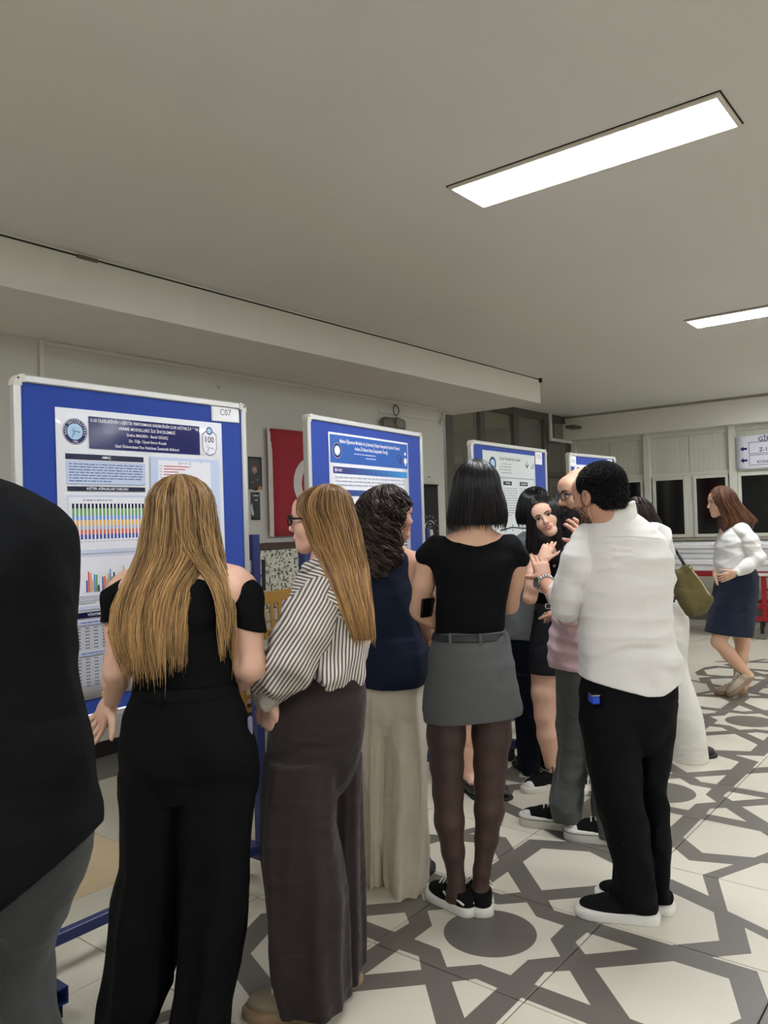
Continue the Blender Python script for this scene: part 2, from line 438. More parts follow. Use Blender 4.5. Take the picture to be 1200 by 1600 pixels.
# ------------------------------------------------------------------ display boards
M_felt = mat('blue_felt', (34, 66, 156), .95, sheen=.15, var=.06, vscale=3, bump=.15, bscale=400)
M_al = mat('aluminium_rail', (206, 206, 204), .38, .55)
M_cap = mat('grey_plastic_corner', (200, 196, 188), .5, var=.06)
M_bluesteel = mat('blue_painted_steel', (32, 44, 96), .4, var=.08, vscale=6)
M_rubber = mat('black_rubber', (26, 26, 28), .7)
M_screw = mat('screw_head', (50, 46, 42), .5, .6)
def tag_only(o, label): o['label'] = label; return o

class Board: pass
def board(p0, p1, ztop, label, zbot=.83):
    p0 = np.array(p0); p1 = np.array(p1); W = float(np.linalg.norm(p1-p0)); ang = math.atan2(p1[1]-p0[1], p1[0]-p0[0])
    B = Board(); B.o = empty('display_board', (p0[0], p0[1], 0), ang); B.W = W; B.ang = ang; B.p0 = p0
    tag(B.o, label, 'display board', 'blue display boards'); P = B.o
    t = .026; zt, zb = ztop, zbot
    MB().box((t*.6, -.009, zb+t*.6), (W-t*.6, .009, zt-t*.6)).build('felt_panel', M_felt, P)
    c = .034
    MB().bbox((c, -.017, zt-t), (W-c, .017, zt), .004).build('frame_rail', M_al, P)
    MB().bbox((c, -.017, zb), (W-c, .017, zb+t), .004).build('frame_rail', M_al, P)
    MB().bbox((0, -.017, zb+c), (t, .017, zt-c), .004).build('frame_rail', M_al, P)
    MB().bbox((W-t, -.017, zb+c), (W, .017, zt-c), .004).build('frame_rail', M_al, P)
    for sx in (0, 1):
        for sz in (0, 1):
            n = 8; pts = []
            for i in range(n+1):
                a = math.pi/2*i/n; pts.append((c-c*math.cos(a), -c+c*math.sin(a)+0))
            poly = [(0-.001, -c-.004)] + [(x-.001, y+.001) for x, y in pts] + [(c+.004, .001), (c+.004, -t-.001), (t+.001, -t-.001), (t+.001, -c-.004)]
            mb = MB().prism(poly, -.0185, .0185)
            mb.v = [((x if sx == 0 else W-x), z_, (zt+y if sz else zb-y)) for x, y, z_ in mb.v]
            k = mb.build('corner_cap', M_cap, P)
            xx = .014 if sx == 0 else W-.014; zz = zt-.014 if sz else zb+.014
            MB().cyl((xx, -.0195, zz), (xx, -.018, zz), .0035).build('screw', M_screw, k)
    for x in (-.036, W+.036):
        po = MB().bbox((x-.02, -.02, .10), (x+.02, .02, 1.46), .003).build('post', M_bluesteel, P)
        ft = MB()
        for a, b_ in (((x-.025, -.29, .085), (x+.025, .29, .090)), ((x-.025, -.29, .130), (x+.025, .29, .135)), ((x-.025, -.29, .09), (x-.020, .29, .13)), ((x+.020, -.29, .09), (x+.025, .29, .13))):
            ft.box(a, b_)
        ft.build('foot_tube', M_bluesteel, P)
        for y in (-.25, .25):
            k = MB().cyl((x-.012, y+.012, .034), (x+.012, y+.012, .034), .034, 16).build('castor', M_rubber, P)
            f = MB().box((x-.020, y-.014, .034), (x-.014, y+.03, .086)).box((x+.014, y-.014, .034), (x+.020, y+.03, .086)).box((x-.02, y-.014, .072), (x+.02, y+.03, .086))
            f.build('castor_fork', M_screw, k)
        for z in (1.30, .95): MB().box((min(x, x), -.006, z), (x+(.03 if x < 0 else -.03), .006, z+.05)).build('clamp', M_al, P)
    MB().bbox((-.03, -.016, .115), (W+.03, .016, .155), .003).build('cross_bar', M_bluesteel, P)
    ca, sa = math.cos(ang), math.sin(ang)
    def uv(px, py, off=.011):
        d = pix_ray(px, py); n = np.array([-sa, ca, 0]); q0 = np.array([p0[0], p0[1], 0]) - n*off
        o = np.array([0, 0, CAMH]); t_ = (n@(q0-o))/(n@d); h = o+d*t_-q0
        return h[0]*ca+h[1]*sa, h[2]
    B.uv = uv
    return B

M_paper = mat('glossy_paper', (232, 233, 240), .22, spec=.5)
M_card = mat('plain_card', (236, 236, 238), .6)
INK = {}
def ink(c, rough=.25):
    k = (c, rough)
    if k not in INK: INK[k] = mat('print_%02x%02x%02x_%d' % (*c, int(rough*100)), c, rough)
    return INK[k]
class Sheet:
    """a paper sheet pinned to a board; u right, v down, metres"""
    def __init__(s, B, x, z, W, H, name, label, cat, m=None, tilt=0.0, off=.0115, group=None, wave=0.0):
        ca, sa = math.cos(B.ang), math.sin(B.ang)
        s.o = empty(name, (B.p0[0]+x*ca+off*sa, B.p0[1]+x*sa-off*ca, z), B.ang); s.o.rotation_euler = (0, tilt, B.ang)
        tag(s.o, label, cat, group); s.W = W; s.H = H; s.k = 0
        nx_, nz_ = 10, 14; V = []; F = []; s.wave = wave
        for lay in (0, 1):
            for j in range(nz_+1):
                for i in range(nx_+1):
                    u, v = i/nx_, j/nz_
                    V.append((u*W, s.yy(u*W, v*H) + (.0006 if lay else 0), -v*H))
        n = (nx_+1)*(nz_+1)
        for j in range(nz_):
            for i in range(nx_):
                a = j*(nx_+1)+i; q = (a, a+nx_+1, a+nx_+2, a+1)
                F.append(q); F.append(tuple(n+k for k in q[::-1]))
        rim = list(range(nx_+1)) + [j*(nx_+1)+nx_ for j in range(1, nz_+1)] + [nz_*(nx_+1)+i for i in range(nx_-1, -1, -1)] + [j*(nx_+1) for j in range(nz_-1, 0, -1)]
        for a, b_ in zip(rim, rim[1:]+rim[:1]): F.append((a, b_, b_+n, a+n))
        me = np_mesh('sheet', np.array(V), np.array(F), m or M_paper, True); link('sheet', me, s.o)
    def yy(s, u, v): return -s.wave*(.5+.5*math.sin(u/s.W*5+v/s.H*3))*min(1, 6*min(u/s.W, 1-u/s.W)+.2) if s.wave else 0.0
    def lay(s): s.k += 1; return -.00035*(1+s.k*.12)
    def _grid(s, u0, v0, u1, v1, y):
        n = 1 if not s.wave else max(1, int((u1-u0)/.05)); m_ = 1 if not s.wave else max(1, int((v1-v0)/.05)); V = []; F = []
        for j in range(m_+1):
            for i in range(n+1):
                u = u0+(u1-u0)*i/n; v = v0+(v1-v0)*j/m_; V.append((u, s.yy(u, v)+y, -v))
        for j in range(m_):
            for i in range(n):
                a = j*(n+1)+i; F.append((a, a+n+1, a+n+2, a+1))
        return V, F
    def rects(s, name, L, col, rough=.25):
        mb = MB(); y = s.lay()
        for (u0, v0, u1, v1) in L: mb.add(*s._grid(u0, v0, u1, v1, y))
        me = bpy.data.meshes.new(name); me.from_pydata(mb.v, [], mb.f); me.materials.append(ink(col, rough)); return link(name, me, s.o)
    def rect(s, name, u0, v0, u1, v1, col, rough=.25): return s.rects(name, [(u0, v0, u1, v1)], col, rough)
    def poly(s, name, pts, col, rough=.25):
        y = s.lay(); me = bpy.data.meshes.new(name)
        me.from_pydata([(u, s.yy(u, v)+y, -v) for u, v in pts], [], [tuple(range(len(pts)))[::-1]]); me.materials.append(ink(col, rough)); return link(name, me, s.o)
    def disc(s, name, u, v, r, col, ry=None, n=40):
        ry = ry or r
        return s.poly(name, [(u+r*math.cos(2*math.pi*i/n), v+ry*math.sin(2*math.pi*i/n)) for i in range(n)], col)
    def text(s, body, u, v, size, col, align='CENTER', bold=False, rot=0.0, shear=0.0, maxw=None, name='lettering'):
        me = text_mesh(body, size, align, bold, shear); y = s.lay()
        xs = [q.co.x for q in me.vertices]
        k = 1.0
        if maxw and xs and max(xs)-min(xs) > maxw: k = maxw/(max(xs)-min(xs))
        c, sn = math.cos(rot), math.sin(rot)
        for q in me.vertices:
            a, b_ = q.co.x*k, q.co.y
            uu, vv = u+a*c-b_*sn, v-(a*sn+b_*c)
            q.co = (uu, s.yy(uu, vv)+y, -vv)
        me.materials.clear(); me.materials.append(ink(col)); return link(name, me, s.o)
    def para(s, u0, v0, u1, lines, pitch, col, seed=1, h=.45):
        """body text too small to read: one bar per word"""
        r = random.Random(seed); L = []
        for i in range(lines):
            u = u0; end = u1 if i < lines-1 else u0+(u1-u0)*.55
            while u < end-.004:
                wd_ = min(r.uniform(.006, .026)*pitch/.009, end-u); L.append((u, v0+i*pitch, u+wd_, v0+i*pitch+pitch*h)); u += wd_+pitch*.35
        return s.rects('body_text', L, col)
    def ring_text(s, body, u, v, r, size, col, a0, a1):
        n = len(body)
        for i, ch in enumerate(body):
            if ch == ' ': continue
            a = math.radians(a0+(a1-a0)*i/(n-1)); s.text(ch, u+r*math.cos(a), v-r*math.sin(a), size, col, rot=a-math.pi/2, bold=True)
    def frame(s, u0, v0, u1, v1, col, w=.002):
        s.rects('rule', [(u0, v0, u1, v0+w), (u0, v1-w, u1, v1), (u0, v0, u0+w, v1), (u1-w, v0, u1, v1)], col)
    def crest(s, u, v, r, full=True):
        NV = (24, 30, 92)
        s.disc('emblem', u, v, r, NV); s.disc('emblem', u, v, r*.955, (235, 236, 240)); s.disc('emblem', u, v, r*.92, NV)
        s.disc('emblem', u, v, r*.62, (176, 210, 240))
        if full:
            s.ring_text('GAZİ ÜNİVERSİTESİ', u, v, r*.76, r*.22, (236, 238, 244), 196, -16)
            s.text('1926', u, v+r*.77, r*.22, (236, 238, 244), bold=True)
            s.script(u, v, r*.42)
    def script(s, u, v, k, col=(30, 40, 90)):
        """handwritten signature mark"""
        path = [(-.1, -.55), (-.35, -.6), (-.6, -.2), (-.35, .05), (-.1, -.3), (-.12, .3), (-.35, .9), (-.62, 1.0), (-.5, .5), (0, .0), (.25, -.15), (.3, .05), (.5, -.1), (.55, .1), (.75, -.05), (.72, .25), (.95, -.1)]
        y = s.lay(); mb = MB(); w_ = k*.035
        for (a, b_), (c, d) in zip(path[:-1], path[1:]):
            dx, dy = c-a, d-b_; L = math.hypot(dx, dy); nx_, ny_ = -dy/L*w_, dx/L*w_
            q = [(u+a*k+nx_, v+b_*k+ny_), (u+a*k-nx_, v+b_*k-ny_), (u+c*k-nx_, v+d*k-ny_), (u+c*k+nx_, v+d*k+ny_)]
            mb.add([(p[0], s.yy(*p)+y, -p[1]) for p in q], [(0, 1, 2, 3)])
        me = bpy.data.meshes.new('signature'); me.from_pydata(mb.v, [], mb.f); me.materials.append(ink(col)); link('signature', me, s.o)

B1 = board((1.265, 2.55), (2.262, 2.55), 2.015, 'tall blue felt display board bearing the card C07 and a bar-chart poster')
B2 = board(on_z(476, 646, 2.02)[:2], on_z(656, 677, 2.02)[:2], 2.02, 'blue felt display board with a blue-headed poster, beside the red flag')
B3 = board(on_z(733, 687, 2.02)[:2], on_z(851, 703, 2.02)[:2], 2.02, 'blue felt display board with a pale text poster in three columns')
B4 = board(on_z(886, 707, 2.02)[:2], on_z(959, 714, 2.02)[:2], 2.02, 'blue felt display board behind the bald man, only its top showing')

# poster on the first board
NV = (22, 30, 96); LB = (196, 210, 238); WH = (240, 241, 246)
x, z = B1.uv(85.5, 635.5)
S = Sheet(B1, x, z, .722, 1.012, 'poster', 'large glossy poster with navy title banner, stacked colour bars and tables', 'poster', tilt=-.004, wave=.004)
S.crest(.070, .080, .046)
S.rect('title_banner', .121, .022, .608, .136, NV, .12)
for i, (t_, sz) in enumerate((('G-20 ÜLKELERİNİN LOJİSTİK PERFORMANS ENDEKSİNİN ÇOK KRİTERLİ KARAR', .0155), ('VERME MODELLERİ İLE İNCELEMESİ', .0155), ('Defne MADEN - Betül GÜLEÇ', .0145), ('Dr. Öğr. Üyesi Emre Koçak', .0145), ('Gazi Üniversitesi Fen Fakültesi İstatistik Bölümü', .0145))):
    S.text(t_, .3645, .036+i*.0215, sz, WH, bold=True, maxw=.475)
S.rect('anniversary_mark', .622, .045, .692, .134, (238, 239, 246)); 
def shield(k): return [(.657+k*.036*a, .088+k*.05*b_) for a, b_ in ((-1, -.75), (-.55, -1), (.55, -1), (1, -.75), (1, .35), (.75, .8), (0, 1.0), (-.75, .8), (-1, .35))]
S.poly('anniversary_mark', shield(1), (30, 36, 90)); S.poly('anniversary_mark', shield(.93), (238, 239, 246))
S.disc('anniversary_mark', .657, .036, .016, (30, 60, 120)); S.disc('anniversary_mark', .657, .036, .011, (170, 205, 235))
S.text('100', .655, .073, .034, (16, 18, 40), bold=True); S.text('YIL', .655, .05, .008, (16, 18, 40)); S.script(.655, .106, .022, (120, 120, 150))
S.rect('section_bar', .031, .157, .342, .176, (16, 22, 62)); S.text('AMAÇ', .187, .1665, .013, WH, bold=True)
S.rect('text_box', .033, .182, .346, .262, LB); S.frame(.033, .182, .346, .262, (130, 150, 196), .0012)
S.para(.043, .190, .336, 7, .0098, (112, 126, 170), 3)
S.rect('section_bar', .035, .270, .346, .286, (16, 22, 62)); S.text('KRİTER AĞIRLIKLARI TABLOSU', .190, .278, .012, WH, bold=True)
S.rect('chart_box', .033, .300, .346, .505, (206, 214, 236)); S.rect('chart_field', .039, .308, .340, .492, (236, 236, 244)); S.para(.09, .316, .30, 1, .009, (150, 150, 170), 8)
stack_c = [((20, 22, 60), .33, .347), ((110, 170, 92), .347, .372), ((100, 150, 214), .372, .388), ((240, 186, 92), .388, .407), ((176, 178, 192), .407, .421), ((226, 110, 84), .421, .438), ((52, 84, 170), .438, .455)]
for c_, v0, v1 in stack_c:
    S.rects('stacked_bars', [(.050+i*.0147, v0, .050+i*.0147+.0085, v1) for i in range(20)], c_)
S.rects('axis_marks', [(.048+i*.0147, .461+.001*(i % 3), .056+i*.0147, .4635+.001*(i % 3)) for i in range(20)], (170, 170, 186))
S.rect('chart_box', .033, .510, .346, .70, (206, 214, 236)); S.rect('chart_field', .039, .517, .340, .688, (236, 236, 244))
gc = [(46, 66, 150), (214, 84, 74), (232, 150, 130), (236, 184, 92), (90, 150, 206), (90, 160, 96), (24, 26, 44)]
hh = [[.5, .85, .78, .48, .72, .7, .28], [.6, .62, .5, .72, .9, .58, .75], [.42, .5, .66, 1.0, .7, .52, .4], [.7, .5, .36, .52, .5, .82, .6]]
for k, c_ in enumerate(gc):
    for g in range(4): S.rect('chart_bar', .095+g*.062+k*.0075, .64-.085*hh[g][k], .095+g*.062+k*.0075+.0055, .64, c_)
S.para(.05, .652, .20, 4, .0075, (176, 180, 196), 5)
S.rect('section_bar', .037, .708, .346, .728, (16, 22, 62)); S.text('YÖNTEMLER ARASI KORELASYON', .192, .718, .0125, WH, bold=True, maxw=.29)
for v0, rows in ((.738, 7), (.845, 9)):
    S.rect('table_head', .040, v0, .346, v0+.014, (196, 206, 234)); S.para(.07, v0+.004, .31, 1, .009, (110, 120, 168), 6)
    L = [(.044+i*.033, v0+.02, .0446+i*.033, v0+.02+rows*.0115) for i in range(10)] + [(.044, v0+.02+j*.0115, .341, v0+.0206+j*.0115) for j in range(rows+1)]
    S.rects('table_rules', L, (140, 142, 156))
    S.rects('table_figures', [(.052+i*.033, v0+.0235+j*.0115, .070+i*.033, v0+.0275+j*.0115) for i in range(9) for j in range(rows)], (120, 122, 140))
S.rect('text_box', .370, .153, .700, .640, LB); S.rect('chart_field', .405, .165, .655, .60, (236, 236, 244))
S.para(.50, .172, .58, 1, .007, (170, 160, 170), 9)
wl_ = [.12, .10, .07, .09, .13, .16, .04, .07, .17, .18, .12, .10, .19, .06, .14]
S.rects('bar_rows', [(.430, .185+i*.0108, .430+wl_[i], .1885+i*.0108) for i in range(9)] + [(.430, .30+i*.022, .430+wl_[i+6], .3025+i*.022) for i in range(8)], (196, 72, 84))
S.rects('axis_marks', [(.410, .185+i*.0108, .422, .1878+i*.0108) for i in range(9)], (170, 160, 176))
S.rect('section_bar', .370, .655, .700, .674, (16, 22, 62)); S.rect('text_box', .370, .68, .700, .96, LB); S.para(.380, .69, .69, 22, .0115, (84, 96, 140), 12)
x0, z0 = B1.uv(329.5, 633); x1, _ = B1.uv(373, 645)
K = Sheet(B1, x0, z0, x1-x0, .064, 'board_card', 'small white card printed C07 at the board corner', 'card', M_card, tilt=-.02, off=.0118)
K.text('C07', (x1-x0)*.5, .026, .036, (90, 92, 100))

# poster on the second board
xa, za = B2.uv(512.5, 674.2); xb, zb = B2.uv(636.7, 690.5); PW = xb-xa
S = Sheet(B2, xa, za, PW, 1.02, 'poster', 'poster with a bright blue header and blue gradient section bars', 'poster', wave=.003)
S.rect('header_band', .010, .010, PW-.010, .150, (38, 92, 176), .2)
S.crest(.070, .088, .040, False); S.disc('emblem', .070, .088, .018, (232, 236, 244))
for i, (t_, sz, c_) in enumerate((('Makine Öğrenmesi Modelleri ile Çözünmüş Oksijen Seviyesinin Kestirimi Tahmini:', .026, WH), ('Ankara İli Akarsu Havza İstasyonları Örneği', .026, WH))):
    S.text(t_, PW*.5, .040+i*.030, sz, c_, bold=True, maxw=PW*(.76 if i == 0 else .42))
S.para(PW*.28, .094, PW*.76, 1, .011, (200, 214, 240), 4); S.para(PW*.42, .112, PW*.66, 1, .011, (200, 214, 240), 5)
S.disc('icon', PW-.10, .092, .020, (22, 40, 96)); S.disc('icon', PW-.10, .092, .014, (38, 92, 176)); S.rect('icon', PW-.092, .09, PW-.080, .128, (22, 40, 96))
S.disc('icon', PW-.035, .065, .009, WH); S.disc('icon', PW-.033, .105, .017, WH); S.rect('icon', PW-.038, .118, PW-.028, .132, WH)
def gradbar(v0, v1, ca_, cb_, n=14):
    for i in range(n):
        f = i/(n-1); S.rect('section_bar', .030+(PW-.05)*i/n, v0, .030+(PW-.05)*(i+1)/n, v1, tuple(int(a+(b_-a)*f) for a, b_ in zip(ca_, cb_)))
gradbar(.168, .202, (44, 48, 118), (48, 140, 206)); S.text('ÖZET', .085, .186, .016, WH, bold=True); S.disc('icon', .052, .185, .010, (180, 170, 220))
S.para(.045, .216, PW-.04, 3, .019, (172, 174, 188), 21, .35)
gradbar(.282, .312, (44, 52, 120), (52, 136, 196)); S.text('ÇALIŞMANIN AMACI VE VERİ SETİ', PW*.56, .297, .018, WH, bold=True)
S.para(.08, .332, .22, 1, .010, (150, 160, 180), 3); S.para(PW*.6, .332, PW*.8, 1, .010, (150, 160, 180), 3); S.disc('icon', PW-.08, .335, .009, (236, 170, 160))
S.rect('diagram_panel', .030, .365, PW-.015, .485, (56, 148, 206)); S.rect('diagram_note', PW*.48, .358, PW*.56, .372, (30, 40, 70))
for u in (.12, .26, .40): S.poly('arrow', [(u, .43), (u+.02, .43), (u+.02, .42), (u+.04, .437), (u+.02, .454), (u+.02, .444), (u, .444)], WH)
S.rect('diagram_note', PW-.10, .352, PW-.04, .372, (214, 84, 96)); S.rect('diagram_panel', PW-.13, .38, PW-.02, .45, (196, 190, 180))
S.rect('section_bar', .03, .505, PW-.015, .525, (40, 50, 110)); S.para(.05, .54, PW-.04, 9, .018, (120, 122, 140), 33, .4)
S.rect('diagram_panel', .03, .72, PW*.5, .95, (214, 224, 240)); S.rect('diagram_panel', PW*.53, .72, PW-.02, .95, (214, 224, 240)); S.para(PW*.55, .74, PW-.04, 10, .018, (120, 122, 140), 35, .4)

# poster and card on the third board
xa, za = B3.uv(753.4, 702.6); xb, zb = B3.uv(835, 708.7); PW = xb-xa
S = Sheet(B3, xa, za, PW, 1.05, 'poster', 'pale grey poster in three text columns with small charts', 'poster', ink((206, 214, 216), .5))
S.rect('header_panel', .012, .012, PW-.012, .16, (218, 224, 224)); S.rects('rule', [(.012, .172, PW-.012, .180)], (170, 176, 180))
S.crest(.135, .085, .048, False); S.text('Küresel Yenilenebilir Enerji Tüketimi', PW*.5, .045, .030, (70, 74, 80), bold=True, maxw=PW*.4)
for i, q in enumerate((.3, .42, .42, .34)): S.para(PW*(.5-q/2), .078+i*.02, PW*(.5+q/2), 1, .012, (140, 146, 150), 40+i)
S.poly('icon', [(PW-.16, .07), (PW-.10, .07), (PW-.13, .10)], (30, 34, 40)); S.disc('icon', PW-.13, .062, .02, (196, 200, 204))
S.rects('icon', [(PW-.075+i*.016, .09-.012*i, PW-.066+i*.016, .10) for i in range(4)], (130, 150, 190))
for k in range(3):
    u0 = .02+k*(PW-.04)/3; u1 = u0+(PW-.04)/3-.02
    S.rect('text_column', u0, .195, u1, 1.02, (222, 227, 228)); S.rect('section_bar', u0+.01, .20, u0+(u1-u0)*.6, .228, (36, 40, 48))
    S.text('GİRİŞ' if k == 0 else ('YÖNTEM' if k == 1 else 'BULGULAR'), u0+.01+(u1-u0)*.29, .214, .017, WH, bold=True)
    S.para(u0+.01, .245, u1-.01, 12, .017, (168, 174, 178), 50+k, .4); S.para(u0+.01, .72, u1-.01, 8, .018, (160, 166, 170), 60+k, .4)
    S.rects('chart_marks', [(u0+.02+.1*(i % 2), .50+.034*(i//2), u0+.035+.1*(i % 2), .512+.034*(i//2)) for i in range(8)], (120, 126, 140))
    S.rects('chart_bars', [(u0+.02+i*.02, .70-.05*(1+(i*7 % 5)/4), u0+.03+i*.02, .70) for i in range(6)], (150, 170, 200))
S.rect('icon', PW*.68, .34, PW*.70, .45, (30, 34, 44))
x0, z0 = B3.uv(835.5, 701.5)
K = Sheet(B3, x0, z0, .115, .115, 'board_card', 'small white card with a faint pink code beside the pale poster', 'card', M_card, off=.0122); K.text('C05', .058, .055, .045, (214, 160, 190))
x0, z0 = B4.uv(890, 712)
K = Sheet(B4, x0, z0, .10, .085, 'board_card', 'small white card with grey print above a bald head', 'card', M_card); K.text('C08', .05, .042, .035, (150, 170, 190))
x0, z0 = B4.uv(949, 718)
K = Sheet(B4, x0, z0, .085, .10, 'board_card', 'small blank white card at the far board corner', 'card', M_card)
x0, z0 = B4.uv(897, 721.5)
S = Sheet(B4, x0, z0-.02, .55, .9, 'poster', 'light poster mostly hidden behind the two men', 'poster', ink((222, 226, 232), .4)); S.crest(.06, .06, .04, False)

# ------------------------------------------------------------------ things on the left wall
class WallB: ang = 0.0; p0 = np.array([0.0, WL])
def wall_sheet(*a, **k): return Sheet(WallB, *a, **k)
S = wall_sheet(4.490, 2.315, 1.33, .895, 'flag', 'red flag with white crescent and star hanging on the wall', 'flag', mat('red_flag_cloth', (156, 20, 38), .75, sheen=.2, var=.06, vscale=5), off=.03, wave=.018)
S.rect('hoist_band', 0, 0, .048, .895, (206, 200, 192), .8)
def circ(u, v, r, a0, a1, n): return [(u+r*math.cos(a0+(a1-a0)*i/n), v+r*math.sin(a0+(a1-a0)*i/n)) for i in range(n+1)]
cu_, cv_, ro, ri = .50, .447, .224, .179; dx_ = .056
ang_ = math.acos((dx_*dx_+ro*ro-ri*ri)/(2*dx_*ro)); ang2 = math.acos((dx_*dx_+ri*ri-ro*ro)/(2*dx_*ri)*-1)
outer = circ(cu_, cv_, ro, ang_, 2*math.pi-ang_, 36)
iy = ro*math.sin(ang_); ix = ro*math.cos(ang_)-dx_; b0 = math.atan2(iy, ix)
inner = circ(cu_+dx_, cv_, ri, 2*math.pi-b0, b0, 36)
y_ = S.lay(); me = bpy.data.meshes.new('crescent'); vv_ = [(u, S.yy(u, v)-.004, -v) for u, v in outer] + [(u, S.yy(u, v)-.004, -v) for u, v in inner[::-1]]
me.from_pydata(vv_, [], [(i+1, i, 37+i, 38+i) for i in range(36)]); me.materials.append(ink((214, 208, 200), .8)); link('crescent', me, S.o)
st = [(.80+(.112 if i % 2 == 0 else .043)*-math.cos(math.pi*i/5), cv_+(.112 if i % 2 == 0 else .043)*math.sin(math.pi*i/5)) for i in range(10)]
S.poly('star', st, (214, 208, 200), .8)
# framed prints
S = wall_sheet(4.302, 2.072, .146, .266, 'wall_print', 'dark portrait print of a figure in uniform beside the flag', 'print', ink((30, 28, 30), .4), off=.004)
S.disc('figure_print', .068, .20, .062, (44, 46, 52), .075); S.disc('figure_print', .066, .105, .024, (168, 128, 100), .034); S.poly('figure_print', [(.038, .082), (.044, .052), (.066, .044), (.092, .052), (.096, .082)], (66, 50, 40))
S.rects('figure_print', [(.052, .122, .078, .127)], (60, 40, 34)); S.rect('figure_print', .03, .205, .05, .211, (150, 140, 120)); S.rect('figure_print', .085, .185, .11, .19, (150, 140, 120)); S.poly('figure_print', [(.10, .266), (.105, .235), (.146, .24), (.146, .266)], (190, 130, 60))
S = wall_sheet(4.318, 1.785, .10, .225, 'wall_print', 'small black print with three white crescents', 'print', ink((34, 35, 36), .4), off=.004)
for u, v in ((.042, .02), (.072, .02), (.058, .056)):
    S.disc('crescent', u, v, .015, (220, 220, 216)); S.disc('crescent', u-.001, v-.005, .0125, (34, 35, 36))
S.poly('figure_print', [(.0, .11), (.012, .09), (.03, .17), (.02, .20), (.0, .17)], (200, 200, 196)); S.disc('figure_print', .06, .19, .03, (70, 72, 72))
S.rect('figure_print', .008, .175, .03, .182, (220, 220, 216))
# black pennant
S = wall_sheet(6.655, 1.895, .305, .80, 'pennant', 'black pennant with white crescent, stars and eagle emblem', 'pennant', mat('black_banner_cloth', (30, 29, 29), .8, bump=.1, bscale=30), off=.012)
WG = (206, 206, 200)
ou = circ(.135, .49, .112, math.radians(-40), math.radians(-40)-math.radians(250), 30); inn = circ(.150, .47, .098, math.radians(-40), math.radians(-40)-math.radians(250), 30)
y_ = S.lay(); me = bpy.data.meshes.new('crescent'); me.from_pydata([(u, y_, -v) for u, v in ou+inn], [], [(i, i+1, 32+i, 31+i) for i in range(30)]); me.materials.append(ink(WG, .8)); link('crescent', me, S.o)
for i in range(13):
    a = math.radians(-130+i*22); u, v = .135+.150*math.cos(a), .48+.155*math.sin(a)
    if u > .296: u = .292
    S.poly('star', [(u+(.011 if k % 2 == 0 else .0045)*math.sin(math.pi*k/5), v-(.011 if k % 2 == 0 else .0045)*math.cos(math.pi*k/5)) for k in range(10)], WG)
S.text('GAZİ', .14, .41, .022, WG, bold=True); S.text('ÜNİVERSİTESİ', .14, .44, .012, WG)
S.poly('eagle_emblem', [(.14, .46), (.155, .47), (.18, .465), (.195, .50), (.188, .56), (.175, .52), (.163, .545), (.15, .57), (.14, .585), (.13, .57), (.117, .545), (.105, .52), (.092, .56), (.085, .50), (.10, .465), (.125, .47)], WG, .8)
MB().cyl((-.005, -.004, .003), (.31, -.004, .003), .006).build('hanging_rod', M_screw, S.o); MB().tube([(0, -.004, .003), (.15, 0, .085), (.305, -.004, .003)], .0012, 6).build('hanging_cord', M_cap, S.o); MB().cyl((.15, .011, .085), (.15, -.012, .085), .004).build('nail', M_screw, S.o)
# small wall lamp box with a cable
t = empty('wall_siren', (6.17, WL, 2.47)); tag(t, 'grey rounded alarm box on the wall above the second board', 'alarm box')
bx = MB().bbox((-.17, -.10, -.05), (.17, 0, .07), .03).build('housing', mat('grey_plastic', (120, 116, 106), .5), t); MB().cyl((.0, -.13, .02), (.0, -.10, .02), .05, 20, .06).build('horn', MATS['grey_plastic'], t)
hk = empty('hanging_ring', (6.26, WL, 2.63)); tag(hk, 'thin dark wire ring hanging from the duct', 'ring')
MB().tube([(.045*math.cos(a*math.pi/8), -.02, .05*math.sin(a*math.pi/8)) for a in range(17)], .005, 6).build('wire_loop', M_screw, hk); MB().cyl((0, -.02, .05), (0, 0, .06), .004, 6).build('hook', M_screw, hk)
for px, py, nm in ((341, 603, 'adhesive_hook'), (583, 770, None)):
    if nm:
        q = on_y(px, py, WL); h_ = empty('adhesive_hook', (q[0], WL, q[2])); tag(h_, 'tiny clear hook stuck on the bare wall above the first board', 'hook')
        MB().bbox((-.012, -.006, -.02), (.012, 0, .02), .004).build('plate', M_cap, h_); MB().cyl((0, -.018, -.012), (0, -.005, -.004), .004).build('peg', M_cap, h_)

# ------------------------------------------------------------------ table and chairs by the wall
M_oak = mat('yellow_varnished_wood', (196, 148, 70), .35, var=.12, vscale=10, stretch=(1, 1, 6))
def chair(loc, rz, label):
    t = empty('wooden_chair', loc, rz); tag(t, label, 'chair', 'wooden chairs by the wall')
    MB().bbox((-.20, -.20, .43), (.20, .20, .46), .012).build('seat', M_oak, t)
    for x in (-.18, .18):
        MB().bbox((x-.018, -.19, 0), (x+.018, -.155, .43), .005).build('leg', M_oak, t)
        q = MB().bbox((x-.018, -.018, 0), (x+.018, .018, 1.0), .005); q.v = [(a, b_+.185+max(0, c-.45)*.18, c) for a, b_, c in q.v]; q.build('leg', M_oak, t)
    MB().bbox((-.16, .265, .90), (.16, .285, 1.0), .006).build('backrest', M_oak, t); MB().bbox((-.16, .225, .66), (.16, .245, .72), .006).build('back_rail', M_oak, t)
    for x in (-.09, 0, .09): MB().bbox((x-.02, .24, .70), (x+.02, .255, .91), .004).build('back_slat', M_oak, t)
    for y in (-.17, .185): MB().bbox((-.17, y-.01, .22), (.17, y+.01, .25), .003).build('stretcher', M_oak, t)
chair((4.36, 4.28, 0), .12, 'yellow varnished wooden chair in front of the mosaic wall, right of its twin')
chair((3.84, 4.34, 0), -.10, 'yellow wooden chair nearer the first board, almost hidden')
